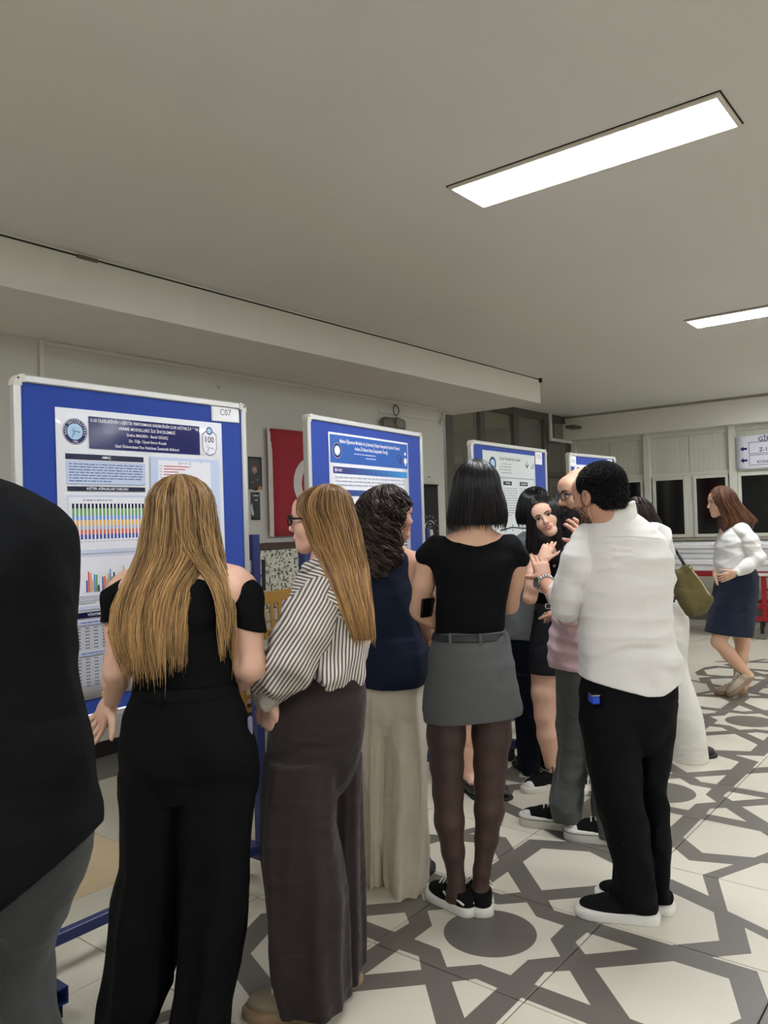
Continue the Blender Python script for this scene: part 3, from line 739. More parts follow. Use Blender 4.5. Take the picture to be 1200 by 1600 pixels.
t = empty('low_table', (3.80, 3.80, 0)); tag(t, 'white-topped table with orange wooden sides between the boards', 'table')
MB().bbox((-.30, -.20, .70), (.30, .20, .735), .006).build('table_top', M_white, t); MB().bbox((-.27, -.18, .56), (.27, .18, .70), .006).build('apron', mat('orange_wood', (176, 112, 52), .4, var=.1, vscale=12, stretch=(6, 1, 1)), t)
for x in (-.25, .25):
    for y in (-.16, .16): MB().bbox((x-.02, y-.02, 0), (x+.02, y+.02, .56), .005).build('leg', MATS['orange_wood'], t)
for k in range(3):
    q = MB().bbox((-.09, -.12, 0), (.09, .12, .004), .001).build('leaflet', ink([(120, 160, 180), (206, 214, 218), (96, 140, 168)][k], .4)); q.location = (3.80+.03*k, 3.80+.01*k, .735+.0045*k); q.rotation_euler = (0, 0, .5*k-.3)
    tag(q, ['pale blue leaflet, lowest of three on the white table', 'white leaflet between two blue ones on the table', 'blue leaflet on top of the others on the table'][k], 'leaflet')

# ------------------------------------------------------------------ trolley loaded with white profiles, by the far windows
M_red = mat('red_painted_steel', (150, 24, 34), .4, var=.08)
M_prof = mat('white_lacquered_profile', (242, 243, 246), .22, .08)
t = empty('stock_trolley', (10.45, 2.9, 0)); tag(t, 'red steel trolley on castors under the far windows', 'trolley')
for x in (-.33, .33): MB().bbox((x-.03, -2.6, .74), (x+.03, 1.75, .80), .004).build('side_beam', M_red, t)
for y in (-2.3, -.55, 1.45):
    for x in (-.33, .33):
        MB().bbox((x-.025, y-.025, .26), (x+.025, y+.025, .74), .004).build('upright', M_red, t)
    MB().bbox((-.30, y-.02, .76), (.30, y+.02, .80), .004).build('cross_beam', M_red, t)
for x in (-.33, .33):
    MB().bbox((x-.02, -2.6, .36), (x+.02, 1.6, .41), .004).build('lower_beam', M_red, t); MB().bbox((x-.015, -2.3, .58), (x+.015, -.55, .60), .003).build('brace', M_red, t)
for y in (-2.3, -.52, 1.4):
    for x in (-.33, .33):
        MB().bbox((x-.05, y-.10, .22), (x+.05, y+.10, .27), .004).build('foot_block', M_red, t)
        k = MB().cyl((x-.02, y, .075), (x+.02, y, .075), .075, 20).build('castor', mat('grey_castor', (120, 116, 110), .5), t); MB().box((x-.035, y-.02, .07), (x-.028, y+.02, .22)).box((x+.028, y-.02, .07), (x+.035, y+.02, .22)).build('castor_fork', M_screw, k)
for y, s_ in ((-.62, 'D-TRANS'), (.23, 'A')):
    a = MB().bbox((-.368, y-.20 if s_ != 'A' else y-.05, .752), (-.362, y+.20 if s_ != 'A' else y+.05, .788), .001).build('maker_plate', ink((224, 214, 206), .5) if s_ != 'A' else M_red, t)
ys0, ys1 = .3, 4.62
stackz = [(.805, .075, 10.10, 10.72), (.882, .07, 10.08, 10.70), (.954, .07, 10.12, 10.74), (1.026, .055, 10.10, 10.70), (1.083, .07, 10.08, 10.66)]
for k, (z_, h_, xa_, xb_) in enumerate(stackz):
    n = 4
    for q in range(n):
        wv = (xb_-xa_)/n; m_ = MB()
        xa2 = xa_+q*wv+.006; xb2 = xa_+(q+1)*wv-.006
        m_.bbox((0, 0, 0), (xb2-xa2, ys1-ys0-.12*((k+q) % 3), h_-.012), .008).bbox((.012, 0, h_-.012), (xb2-xa2-.012, ys1-ys0-.2, h_-.002), .003)
        o = m_.build('long_profile', M_prof); o.location = (xa2, ys0+.05*((k*3+q) % 4), z_)
        tag(o, ['long white profile in the lowest layer on the red trolley', 'long white profile in the second layer on the red trolley', 'long white profile in the middle layer on the red trolley', 'thin white profile in the fourth layer on the red trolley', 'long white profile in the top layer on the red trolley'][k]+[', on the room side', ', second from the room', ', second from the window', ', on the window side'][q], 'metal profile', 'white profiles stacked on the trolley')

# direction sign
class SignB: ang = -math.pi/2; p0 = np.array([WF-.05, 2.815])
S = Sheet(SignB, 0, 2.50, 1.00, .43, 'direction_sign', 'white direction sign with dark blue arrows above the far window', 'sign', ink((226, 226, 236), .4), off=.035)
BL = (40, 38, 96)
S.text('GİRİŞ KATI', .50, .055, .085, BL, bold=True)
S.frame(.160, .085, .90, .235, BL, .006); S.frame(.160, .250, .90, .385, BL, .006)
S.text('AMFİLER', .53, .118, .062, BL, bold=True, maxw=.3); S.text('Z-10  Z-17  Z-18', .53, .190, .070, BL, bold=True, maxw=.68)
S.text('75.YIL', .53, .283, .058, BL, bold=True); S.text('KONFERANS SALONU', .53, .346, .055, BL, bold=True, maxw=.62)
for v in (.165, .315): S.poly('arrow', [(.055, v), (.095, v-.033), (.095, v-.014), (.140, v-.014), (.140, v+.014), (.095, v+.014), (.095, v+.033)], BL)
# ------------------------------------------------------------------ sculpting kit: signed distance fields meshed with surface nets
def _n(v): v = np.asarray(v, float); return v/np.linalg.norm(v)
class Shape:
    def __init__(s): s.ops = []; s.fx = []; s.cuts = []
    def _add(s, lo, hi, fn, k, sub=False): s.ops.append((np.asarray(lo, float), np.asarray(hi, float), fn, k, sub)); return s
    def cone(s, a, b, ra, rb=None, k=.012, flat=None, sub=False):
        a = np.asarray(a, float); b = np.asarray(b, float); rb = ra if rb is None else rb; R = max(ra, rb)
        if flat is not None: fn_ = _n(flat[0]); fs = 1/flat[1]**2-1; R = R*max(1, flat[1])
        ba = b-a; L2 = max(ba@ba, 1e-9)
        def f(X, Y, Z):
            px, py, pz = X-a[0], Y-a[1], Z-a[2]
            t = np.clip((px*ba[0]+py*ba[1]+pz*ba[2])/L2, 0, 1)
            qx, qy, qz = px-t*ba[0], py-t*ba[1], pz-t*ba[2]; d2 = qx*qx+qy*qy+qz*qz
            if flat is not None: d2 = d2+fs*(qx*fn_[0]+qy*fn_[1]+qz*fn_[2])**2
            return np.sqrt(np.maximum(d2, 1e-12))-(ra+t*(rb-ra))
        return s._add(np.minimum(a, b)-R, np.maximum(a, b)+R, f, k, sub)
    def path(s, pts, rs, k=.015):
        for i in range(len(pts)-1): s.cone(pts[i], pts[i+1], rs[i], rs[i+1], k)
        return s
    def ell(s, c, r, ax=None, k=.012, sub=False):
        c = np.asarray(c, float); r = np.asarray(r, float); A = np.eye(3) if ax is None else np.asarray(ax, float); R = r.max()
        def f(X, Y, Z):
            p = (X-c[0], Y-c[1], Z-c[2]); k0 = 0; k1 = 0
            for i in range(3):
                q = (p[0]*A[i][0]+p[1]*A[i][1]+p[2]*A[i][2])/r[i]; k0 = k0+q*q; k1 = k1+(q/r[i])**2
            k0 = np.sqrt(k0); k1 = np.sqrt(np.maximum(k1, 1e-9)); return k0*(k0-1)/k1
        return s._add(c-R, c+R, f, k, sub)
    def stack(s, lev, k=.02, p=2.2, smooth=.03, sub=False, inset=0.0, folds=None):
        """levels (z, lc, fc, hw, hd): horizontal elliptical sections"""
        L = np.array(sorted([tuple(q[:5]) for q in lev])); T = s.tab(L, smooth)
        def f(X, Y, Z):
            z = np.clip((Z-T[0, 0])/(T[-1, 0]-T[0, 0])*(len(T)-1), 0, len(T)-1); i = z.astype(np.int32).ravel()
            sh = Z.shape
            lc, fc, hw, hd = (T[i, q].reshape(sh) for q in (1, 2, 3, 4))
            hw = np.maximum(hw-inset, 1e-3); hd = np.maximum(hd-inset, 1e-3)
            q = (np.abs((X-lc)/hw)**p+np.abs((Y-fc)/hd)**p)**(1/p)
            d = (q-1)*np.minimum(hw, hd)
            if folds:       # hanging folds: (amplitude at the hem, amplitude at the top, number, seed)
                a1, a0, nf, sd = folds; g = np.random.default_rng(sd); u = np.clip((Z-L[0, 0])/(L[-1, 0]-L[0, 0]), 0, 1); am = a1+(a0-a1)*u
                an = np.arctan2((Y-fc)/hd, (X-lc)/hw); w_ = 0
                for j in range(3): w_ = w_+np.sin(np.round(nf*(1+.45*j))*an+g.uniform(0, 6.28)+(u*g.uniform(-2.2, 2.2)))/(1+.5*j)
                d = d-am*.55*(w_+.45*np.abs(w_)-.4)
            return np.maximum(d, np.maximum(Z-L[-1, 0], L[0, 0]-Z))
        lo = (L[:, 1]-L[:, 3]).min(), (L[:, 2]-L[:, 4]).min(), L[0, 0]; hi = (L[:, 1]+L[:, 3]).max(), (L[:, 2]+L[:, 4]).max(), L[-1, 0]
        return s._add(lo, hi, f, k, sub)
    @staticmethod
    def tab(L, smooth):
        zz = np.arange(L[0, 0], L[-1, 0]+.0015, .002); T = [zz]+[np.interp(zz, L[:, 0], L[:, q]) for q in range(1, 5)]
        n = int(smooth/.002)
        if n > 1:
            ker = np.hanning(n+2)[1:-1]; ker /= ker.sum()
            for q in range(1, 5):
                a = T[q]; pad = np.concatenate([2*a[0]-a[n:0:-1], a, 2*a[-1]-a[-2:-n-2:-1]]) if len(a) > n+2 else None
                if pad is not None: T[q] = np.convolve(pad, ker, 'same')[n:n+len(a)]
        return np.stack(T, 1).astype(np.float32)
    def cut(s, pt, nrm, k=.004):
        """removes what lies on the side nrm points to"""
        s.cuts.append((np.asarray(pt, float), _n(nrm), k)); return s
    def wrinkle(s, amp, n=7, kv=(20, 20, 14), seed=1, ridge=True, zr=None):
        s.fx.append((amp, n, kv, seed, ridge, zr)); return s
    def mesh(s, h):
        add = [o for o in s.ops if not o[4]]
        lo = np.min([o[0] for o in add], 0)-3*h-.01; hi = np.max([o[1] for o in add], 0)+3*h+.01
        nd = np.ceil((hi-lo)/h).astype(int)+1
        D = np.full(nd, .25, np.float32)
        ax = [(lo[i]+h*np.arange(nd[i])).astype(np.float32) for i in range(3)]
        for a, b, fn, k, sub in s.ops:
            m = k+3*h+.004
            i0 = np.maximum(((a-m-lo)/h).astype(int), 0); i1 = np.minimum(((b+m-lo)/h).astype(int)+2, nd)
            if (i1 <= i0).any(): continue
            sl = tuple(slice(i0[q], i1[q]) for q in range(3))
            d = fn(ax[0][sl[0]][:, None, None], ax[1][sl[1]][None, :, None], ax[2][sl[2]][None, None, :]).astype(np.float32)
            o = D[sl]
            if sub: d = -d; hh_ = np.maximum(k-np.abs(o-d), 0)/k; D[sl] = np.maximum(o, d)+hh_*hh_*k*.25
            else: hh_ = np.maximum(k-np.abs(o-d), 0)/k; D[sl] = np.minimum(o, d)-hh_*hh_*k*.25
        for amp, n, kv, seed, ridge, zr in s.fx:
            idx = np.nonzero(np.abs(D) < .05); r = np.random.default_rng(seed)
            P = [ax[q][idx[q]] for q in range(3)]; acc = np.zeros(len(idx[0]), np.float32)
            for _ in range(n):
                kx, ky, kz = r.normal(0, 1, 3)*np.array(kv); ph = r.uniform(0, 6.28)
                g = kx*P[0]+ky*P[1]+kz*P[2]+ph+.9*np.sin(P[2]*kv[2]*.7+r.uniform(0, 6))
                v = np.sin(g); acc += (1-1.6*np.abs(v)) if ridge else v
            w = 1.0
            if zr: w = np.clip(np.interp(P[2], zr[0], zr[1]), 0, 1)
            D[idx] -= (amp/math.sqrt(n))*acc*w
        for pt, nr, k in s.cuts:
            d = ((ax[0]-pt[0])*nr[0])[:, None, None]+((ax[1]-pt[1])*nr[1])[None, :, None]+((ax[2]-pt[2])*nr[2])[None, None, :]
            D = np.maximum(D, d.astype(np.float32))
        return surfnet(D, lo, h)
def surfnet(D, lo, h):
    S = D < 0; n = D.shape
    c = np.zeros((n[0]-1, n[1]-1, n[2]-1), np.int8)
    for i in (0, 1):
        for j in (0, 1):
            for k in (0, 1): c += S[i:n[0]-1+i, j:n[1]-1+j, k:n[2]-1+k]
    act = (c > 0) & (c < 8); I = np.nonzero(act); N = len(I[0])
    idx = np.full(act.shape, -1, np.int32); idx[I] = np.arange(N)
    pos = np.zeros((N, 3)); cnt = np.zeros(N)
    cor = [(i, j, k) for i in (0, 1) for j in (0, 1) for k in (0, 1)]
    val = {q: D[I[0]+q[0], I[1]+q[1], I[2]+q[2]] for q in cor}
    for a in cor:
        for x in range(3):
            if a[x]: continue
            b = list(a); b[x] = 1; b = tuple(b); va, vb = val[a], val[b]; m = (va < 0) != (vb < 0)
            t = np.where(m, va/np.where(m, va-vb, 1), 0)
            q = np.array(a, float)[None, :].repeat(N, 0); q[:, x] += t; pos += q*m[:, None]; cnt += m
    V = (np.stack(I, 1)+pos/cnt[:, None])*h+lo
    Q = []
    for x in range(3):
        y, z = (x+1) % 3, (x+2) % 3
        sl0 = [slice(None)]*3; sl1 = [slice(None)]*3; sl0[x] = slice(0, n[x]-1); sl1[x] = slice(1, n[x])
        e = S[tuple(sl0)] != S[tuple(sl1)]
        sly = [slice(None)]*3; sly[y] = slice(1, n[y]-1); sly[z] = slice(1, n[z]-1)
        E_ = np.nonzero(e[tuple(sly)]); E_ = [E_[0], E_[1], E_[2]]; E_[y] = E_[y]+1; E_[z] = E_[z]+1
        ins = S[tuple(sl0)][tuple(E_)]
        def cell(dy, dz):
            q = list(E_); q[y] = q[y]-dy; q[z] = q[z]-dz; return idx[tuple(q)]
        a, b, c_, d = cell(1, 1), cell(0, 1), cell(0, 0), cell(1, 0)
        f = np.where(ins[:, None], np.stack([a, b, c_, d], 1), np.stack([d, c_, b, a], 1)); Q.append(f)
    return V, np.concatenate(Q)
def join_arrays(L):
    V = []; F = []; n = 0
    for v, f in L: V.append(v); F.append(f+n); n += len(v)
    return np.concatenate(V), np.concatenate(F)

# ------------------------------------------------------------------ people
PITCH_OFF = FPX*math.tan(PITCH)
def local_ray(px, py):
    d = pix_ray(px, py); return np.array([d@_r, d@_fw, d[2]])
class Person:
    """frame: l to the right of the view, f away from the camera, z up; the base is an Empty on the floor"""
    def __init__(s, px, D, label, group=None):
        s.D = D; q = local_ray(px, 1000); s.l0 = q[0]/q[1]*D
        base = _r*s.l0+_fw*D
        s.o = empty('person', (base[0], base[1], 0), YAW-math.pi/2); tag(s.o, label, 'person', group)
        s.m = FPX/D         # pixels per metre
    def P(s, px, py, d=0.0):
        q = local_ray(px, py); t = (s.D+d)/q[1]
        return np.array([q[0]*t-s.l0, d, CAMH+q[2]*t])
    def lev(s, rows, dflt=.1):
        """rows (py, xl, xr, hd, d=0) -> stack levels"""
        out = []
        for r in rows:
            py, xl, xr, hd = r[:4]; d = r[4] if len(r) > 4 else 0.0
            c = s.P((xl+xr)/2, py, d); out.append((c[2], c[0], d, (xr-xl)/2*(s.D+d)/FPX, hd))
        return out
    def front(s, rows, px, py, lift=0.0, p=2.25):
        """point on the camera side of a stack of rows"""
        L = np.array(sorted(s.lev(rows))); q = s.P(px, py); v = [np.interp(q[2], L[:, 0], L[:, i]) for i in (1, 2, 3, 4)]
        for _ in range(2):
            u = min(.98, abs((q[0]-v[0])/v[2])); f = v[1]-v[3]*(1-u**p)**(1/p); q = s.P(px, py, f)
        return q+np.array((0, -lift, 0))
    def add(s, name, shapes, m, parent=None, label=None):
        if isinstance(shapes, tuple): shapes = [shapes]
        V, F = join_arrays([sh.mesh(h) for sh, h in shapes])
        o = link(name, np_mesh(name, V, F, m, True), parent or s.o)
        if label: o['label'] = label
        return o
    def mb(s, name, mb, m, parent=None, smooth=False): return mb.build(name, m, parent or s.o, smooth)

def head_axes(fwd, up=(0, 0, 1)):
    f = _n(fwd); u = np.asarray(up, float); u = _n(u-f*(u@f)); r = np.cross(f, u); return np.array([r, f, u])
def head_shape(c, A, s=1.0, ears=True, female=True, jaw=1.0):
    S = Shape(); c = np.asarray(c, float)
    def p(x, y, z): return c+s*(A[0]*x+A[1]*y+A[2]*z)
    E = lambda q, r, k=.02, sub=False: S.ell(p(*q), np.array(r)*s, A, k*s, sub)
    E((0, -.014, .034), (.074, .094, .082)); E((0, .030, -.015), (.061, .062, .088), .03)
    S.cone(p(-.036, .010, -.068), p(-.014, .064, -.096), .024*s, .016*s, .03*s); S.cone(p(.036, .010, -.068), p(.014, .064, -.096), .024*s, .016*s, .03*s)
    E((0, .068, -.096), (.020*jaw, .018, .017), .025); E((0, .035, -.085), (.036, .042, .022), .03)
    E((-.037, .055, -.030), (.026, .026, .028), .03); E((.037, .055, -.030), (.026, .026, .028), .03)
    E((0, .070, .045), (.055, .026, .035), .03)
    E((0, .083, .022), (.046, .010, .009 if female else .012), .02)
    for q in (-1, 1): E((q*.031, .100, .004), (.017, .016, .0105), .012, True)
    S.cone(p(0, .088, .012), p(0, .107, -.026), .0065*s, .0105*s, .012*s); E((0, .104, -.030), (.011, .011, .009), .008)
    for q in (-1, 1): E((q*.011, .095, -.033), (.0075, .010, .0075), .008)
    E((0, .088, -.060), (.024, .012, .014), .015); E((0, .078, -.080), (.018, .010, .006), .012, False)
    if ears:
        for q in (-1, 1):
            E((q*.074, -.004, -.004), (.010, .021, .032), .008); E((q*.082, .002, -.002), (.007, .011, .018), .006, True)
    return S, p
M_eyew = mat('eye_white', (214, 208, 202), .25); M_iris = mat('dark_iris', (40, 24, 16), .15)
def face_parts(P, p, A, s, brow, lip=(164, 92, 88), brow_w=1.0, lids=True):
    Vh = ((HS.mesh(.0035)[0]-hc)@A.T)/s
    def ys(x, z, r=.004):      # how far the face reaches forward at (x, z)
        k = (np.abs(Vh[:, 0]-x) < r) & (np.abs(Vh[:, 2]-z) < r) & (Vh[:, 1] > 0); return Vh[k, 1].max() if k.any() else .09
    for q in (-1, 1):
        e = Shape().ell(p(q*.031, .0815, .004), np.array((.0128, .0118, .0118))*s); eo = P.add('eye', (e, .0022*s), M_eyew)
        i = Shape().ell(p(q*.031, .0905, .0035), np.array((.0072, .0038, .0072))*s); P.add('iris', (i, .0012*s), M_iris, eo)
        if lids:
            l = Shape()
            pts = [p(q*(.031+a*.0155), .0925-.008*a*a-.001, .0035+.0085*(1-a*a)) for a in (-1, -.6, -.2, .2, .6, 1.0)]
            l.path(pts, [.0014*s, .0020*s, .0024*s, .0026*s, .0026*s, .0020*s], .002); P.add('eyelashes', (l, .0011*s), brow)
        b = Shape(); pts = [p(q*x, ys(q*x, z)-.0003, z) for x, z in ((.011, .0205), (.018, .0235), (.026, .0258), (.034, .0265), (.042, .0252), (.050, .0215))]
        b.path(pts, [x_*s*brow_w for x_ in (.0016, .0022, .0023, .0021, .0017, .0010)], .003); P.add('eyebrow', (b, .0013*s), brow)
    L = Shape()
    for z, r in ((-.0565, .0042), (-.0655, .0050)):
        L.path([p(x, ys(x, z, .005)-r*.45, z+(.003 if z > -.06 else -.002)*(1-abs(x)/.022)-.0015) for x in (-.021, -.012, 0, .012, .021)], [.0012*s, r*s*.8, r*s*.9, r*s*.8, .0012*s], .003)
    P.add('lips', (L, .0013*s), mat('lips_%02x%02x%02x' % lip, lip, .45))
def hand_shape(wr, d, n, side=1, curl=(.3, .35, .4, .45), thumb=.4, s=1.0, spread=.10, thumb_curl=.3):
    """wr wrist, d towards the fingertips, n the way the palm faces; side=+1: thumb on the cross(d,n) side"""
    S = Shape(); d = _n(d); n = np.asarray(n, float); n = _n(n-d*(n@d)); t = np.cross(d, n)*side; wr = np.asarray(wr, float)
    S.cone(wr-d*.02*s, wr+d*.03*s, .024*s, .026*s, .015, flat=(n, .72))
    for o in (-.024, -.008, .008, .024): S.cone(wr+d*.02*s+t*o*.8*s, wr+d*.085*s+t*o*1.12*s, .0145*s, .0105*s, .012)
    S.ell(wr+d*.05*s+n*.006*s, np.array((.034, .036, .013))*s, np.array([t, d, n]), .012)
    for i, (o, L) in enumerate(zip((.028, .0095, -.0095, -.027), (.070, .078, .073, .057))):
        a = curl[i]; b = wr+d*(.088-.004*abs(i-1))*s+t*o*s; dr = _n(d+t*(spread*(1-i*.72)))
        seg = (L*.45*s, L*.32*s, L*.26*s); r = (.0092*s, .0082*s, .0076*s, .0060*s); ang = 0
        for q in range(3):
            ang += a*(.8 if q == 0 else 1.0); v = dr*math.cos(ang)+n*math.sin(ang); e = b+v*seg[q]; S.cone(b, e, r[q], r[q+1], .004); b = e
    b = wr+d*.026*s+t*.026*s; v = _n(d*(1-thumb*.6)+t*(.35+thumb)+n*.25)
    e = b+v*.036*s; S.cone(wr+d*.012*s+t*.012*s, b, .016*s, .0155*s, .012); S.cone(b, e, .0135*s, .0105*s, .008)
    v2 = _n(v*math.cos(thumb_curl)+(d*.5+n*.5)*math.sin(thumb_curl)); e2 = e+v2*.031*s; S.cone(e, e2, .0102*s, .0085*s, .004); S.cone(e2, e2+_n(v2+d*.2)*.022*s, .0088*s, .0062*s, .004)
    return S
def arm(S, sh, el, wr, r=(.050, .042, .037, .036, .025), k=.02):
    sh, el, wr = map(np.asarray, (sh, el, wr)); m = sh*.55+el*.45
    S.cone(sh, m, r[0], r[1], k); S.cone(m, el, r[1], r[2], k); q = el*.68+wr*.32
    S.cone(el, q, r[2]*.95, r[3], k); S.cone(q, wr, r[3], r[4], k)
def leg(S, hip, kn, an, r=(.085, .060, .050, .052, .034), k=.02):
    hip, kn, an = map(np.asarray, (hip, kn, an)); m = hip*.4+kn*.6
    S.cone(hip, m, r[0], r[1]*1.1, k); S.cone(m, kn, r[1]*1.1, r[2], k); q = kn*.66+an*.34+np.array((0, 0, 0))
    S.cone(kn, q, r[2]*.94, r[3], k); S.cone(q, an, r[3], r[4], k)

# hair ---------------------------------------------------------------
def hair_material(name, dark, light, rough=.38):
    m = bpy.data.materials.new(name); m.use_nodes = True; nt = m.node_tree; b = nt.nodes['Principled BSDF']
    at = nt.nodes.new('ShaderNodeAttribute'); at.attribute_name = 'tone'
    mx = nt.nodes.new('ShaderNodeMix'); mx.data_type = 'RGBA'; mx.inputs[6].default_value = lin(dark); mx.inputs[7].default_value = lin(light)
    nt.links.new(at.outputs['Fac'], mx.inputs[0]); nt.links.new(mx.outputs[2], b.inputs['Base Color'])
    b.inputs['Roughness'].default_value = rough; b.inputs['Specular IOR Level'].default_value = .5
    return m
def strands(name, pts, rad, tone, m, parent, grad=1.0):
    """pts (S,N,3); three-sided tapering tubes, one tone value per strand"""
    S_, N = pts.shape[:2]; T = np.gradient(pts, axis=1); T /= np.linalg.norm(T, axis=2, keepdims=True)+1e-9
    ref = nrg.normal(size=(S_, 1, 3)); U = np.cross(T, ref); U /= np.linalg.norm(U, axis=2, keepdims=True)+1e-9; W = np.cross(T, U)
    tap = np.concatenate([np.linspace(.7, 1, 3), np.ones(N-6), np.linspace(1, .25, 3)])[None, :, None]*np.asarray(rad).reshape(-1, 1, 1)
    V = np.stack([pts+tap*(U*math.cos(a)+W*math.sin(a)) for a in (0, 2.094, 4.189)], 2).reshape(-1, 3)
    i = (np.arange(S_)[:, None]*N+np.arange(N-1)[None, :]).ravel()*3; F = []
    for q in range(3): F.append(np.stack([i+q, i+(q+1) % 3, i+3+(q+1) % 3, i+3+q], 1))
    me = np_mesh(name, V, np.concatenate(F), m, True)
    at = me.attributes.new('tone', 'FLOAT', 'POINT'); gr = np.linspace(-.22, .22, N)[None, :]*grad
    at.data.foreach_set('value', np.repeat(np.clip(np.asarray(tone)[:, None]+gr, 0, 1).astype(np.float32).ravel(), 3))
    return link(name, me, parent)
def cap_levels(z0, z1, lc, fc, hw, hd, n=7, lc1=None, fc1=None):
    """dome from the crown z0 down to z1 where it reaches hw, hd"""
    out = []
    for i in range(n):
        a = math.pi/2*i/n; k = max(math.sin(a), .03)
        z = z1+(z0-z1)*math.cos(a); q = i/n
        out.append((z, lc if lc1 is None else lc1+(lc-lc1)*q, fc if fc1 is None else fc1+(fc-fc1)*q, hw*k, hd*k))
    return out
def hair_lock(P, lev, m, n, zend, face=None, r=.0013, npt=16, wob=.004, curl=0.0, curlf=60.0, rad=(.90, 1.03), th=(0, 2*math.pi), base=None, seed=1, name='hair', basem=None, cuts=None, h=.006, basez=None, endj=.012, p=2.2):
    """strands falling over a stack of sections; face=(angle, hairline z, chin z)"""
    g = np.random.default_rng(seed); L = np.array(sorted([tuple(q[:5]) for q in lev])); T = Shape.tab(L, .03)
    ztop = L[-1, 0]; t = np.linspace(0.004, 1, npt)[None, :]**1.35
    TH = g.uniform(th[0], th[1], (n, 1)); ze = np.array([zend(a) for a in TH[:, 0]])[:, None]+g.normal(0, endj, (n, 1))-np.abs(g.normal(0, .01, (n, 1)))
    Z = ztop-(ztop-ze)*t
    if face:
        fa, zh, gw = face; dl = (TH-fa+np.pi) % (2*np.pi)-np.pi
        gmin = gw*np.clip((zh+.02-Z)/.06, 0, 1)
        dl2 = np.sign(dl)*np.maximum(np.abs(dl), gmin+.10*np.abs(g.normal(0, 1, (n, 1)))*(gmin > 0)); A = fa+dl2
    else: A = TH+0*Z
    ph = g.uniform(0, 6.28, (n, 3)); cf = curlf
    if curl:        # neighbouring strands share a ringlet
        cl = (np.floor((TH[:, 0]-th[0])/(th[1]-th[0])*46)*3+g.integers(0, 3, n)).astype(int); tb = g.uniform(0, 6.28, (200, 2)); tf = g.uniform(.65, 1.35, 200); tr_ = g.uniform(rad[0], rad[1], 200)
        ph[:, 1:3] = tb[cl]+g.normal(0, .45, (n, 2)); cf = curlf*tf[cl][:, None]
    A = A+wob*8*np.sin(Z*9+ph[:, :1])*np.clip((ztop-Z)/.3, 0, 1)
    i = np.clip(((Z-T[0, 0])/.002).astype(int), 0, len(T)-1)
    rr = g.uniform(rad[0], rad[1], (n, 1))
    if curl: rr = tr_[cl][:, None]+g.normal(0, .025, (n, 1))
    ca, sa = np.cos(A), np.sin(A); sup = (np.abs(ca)**p+np.abs(sa)**p)**(-1/p)
    x = T[i, 1]+T[i, 3]*rr*sup*ca; y = T[i, 2]+T[i, 4]*rr*sup*sa
    x = x+wob*np.sin(Z*23+ph[:, 1:2])+curl*np.sin(Z*cf+ph[:, 1:2])*np.clip((ztop-Z)/.08, 0, 1)
    y = y+wob*np.sin(Z*19+ph[:, 2:3])+curl*np.cos(Z*cf+ph[:, 1:2]+.3)*np.clip((ztop-Z)/.08, 0, 1)
    tone = np.clip(.5+.28*g.normal(size=n)+.15*np.sin(TH[:, 0]*9), 0, 1)
    par = P.o
    if base is not None:
        B = Shape().stack(lev, inset=.006, p=p)
        if basez is not None: B.cut((0, 0, basez), (0, 0, -1))
        for q in (cuts or []):
            if q[0] == 'ell': B.ell(q[1], q[2], q[3] if len(q) > 3 else None, .012, True)
            else: B.cut(q[1], q[2])
        par = P.add(name, (B, h), basem or m)
        return strands('strands', np.stack([x, y, Z], 2), r*g.uniform(.7, 1.3, n), tone, m, par)
    return strands(name, np.stack([x, y, Z], 2), r*g.uniform(.7, 1.3, n), tone, m, par)

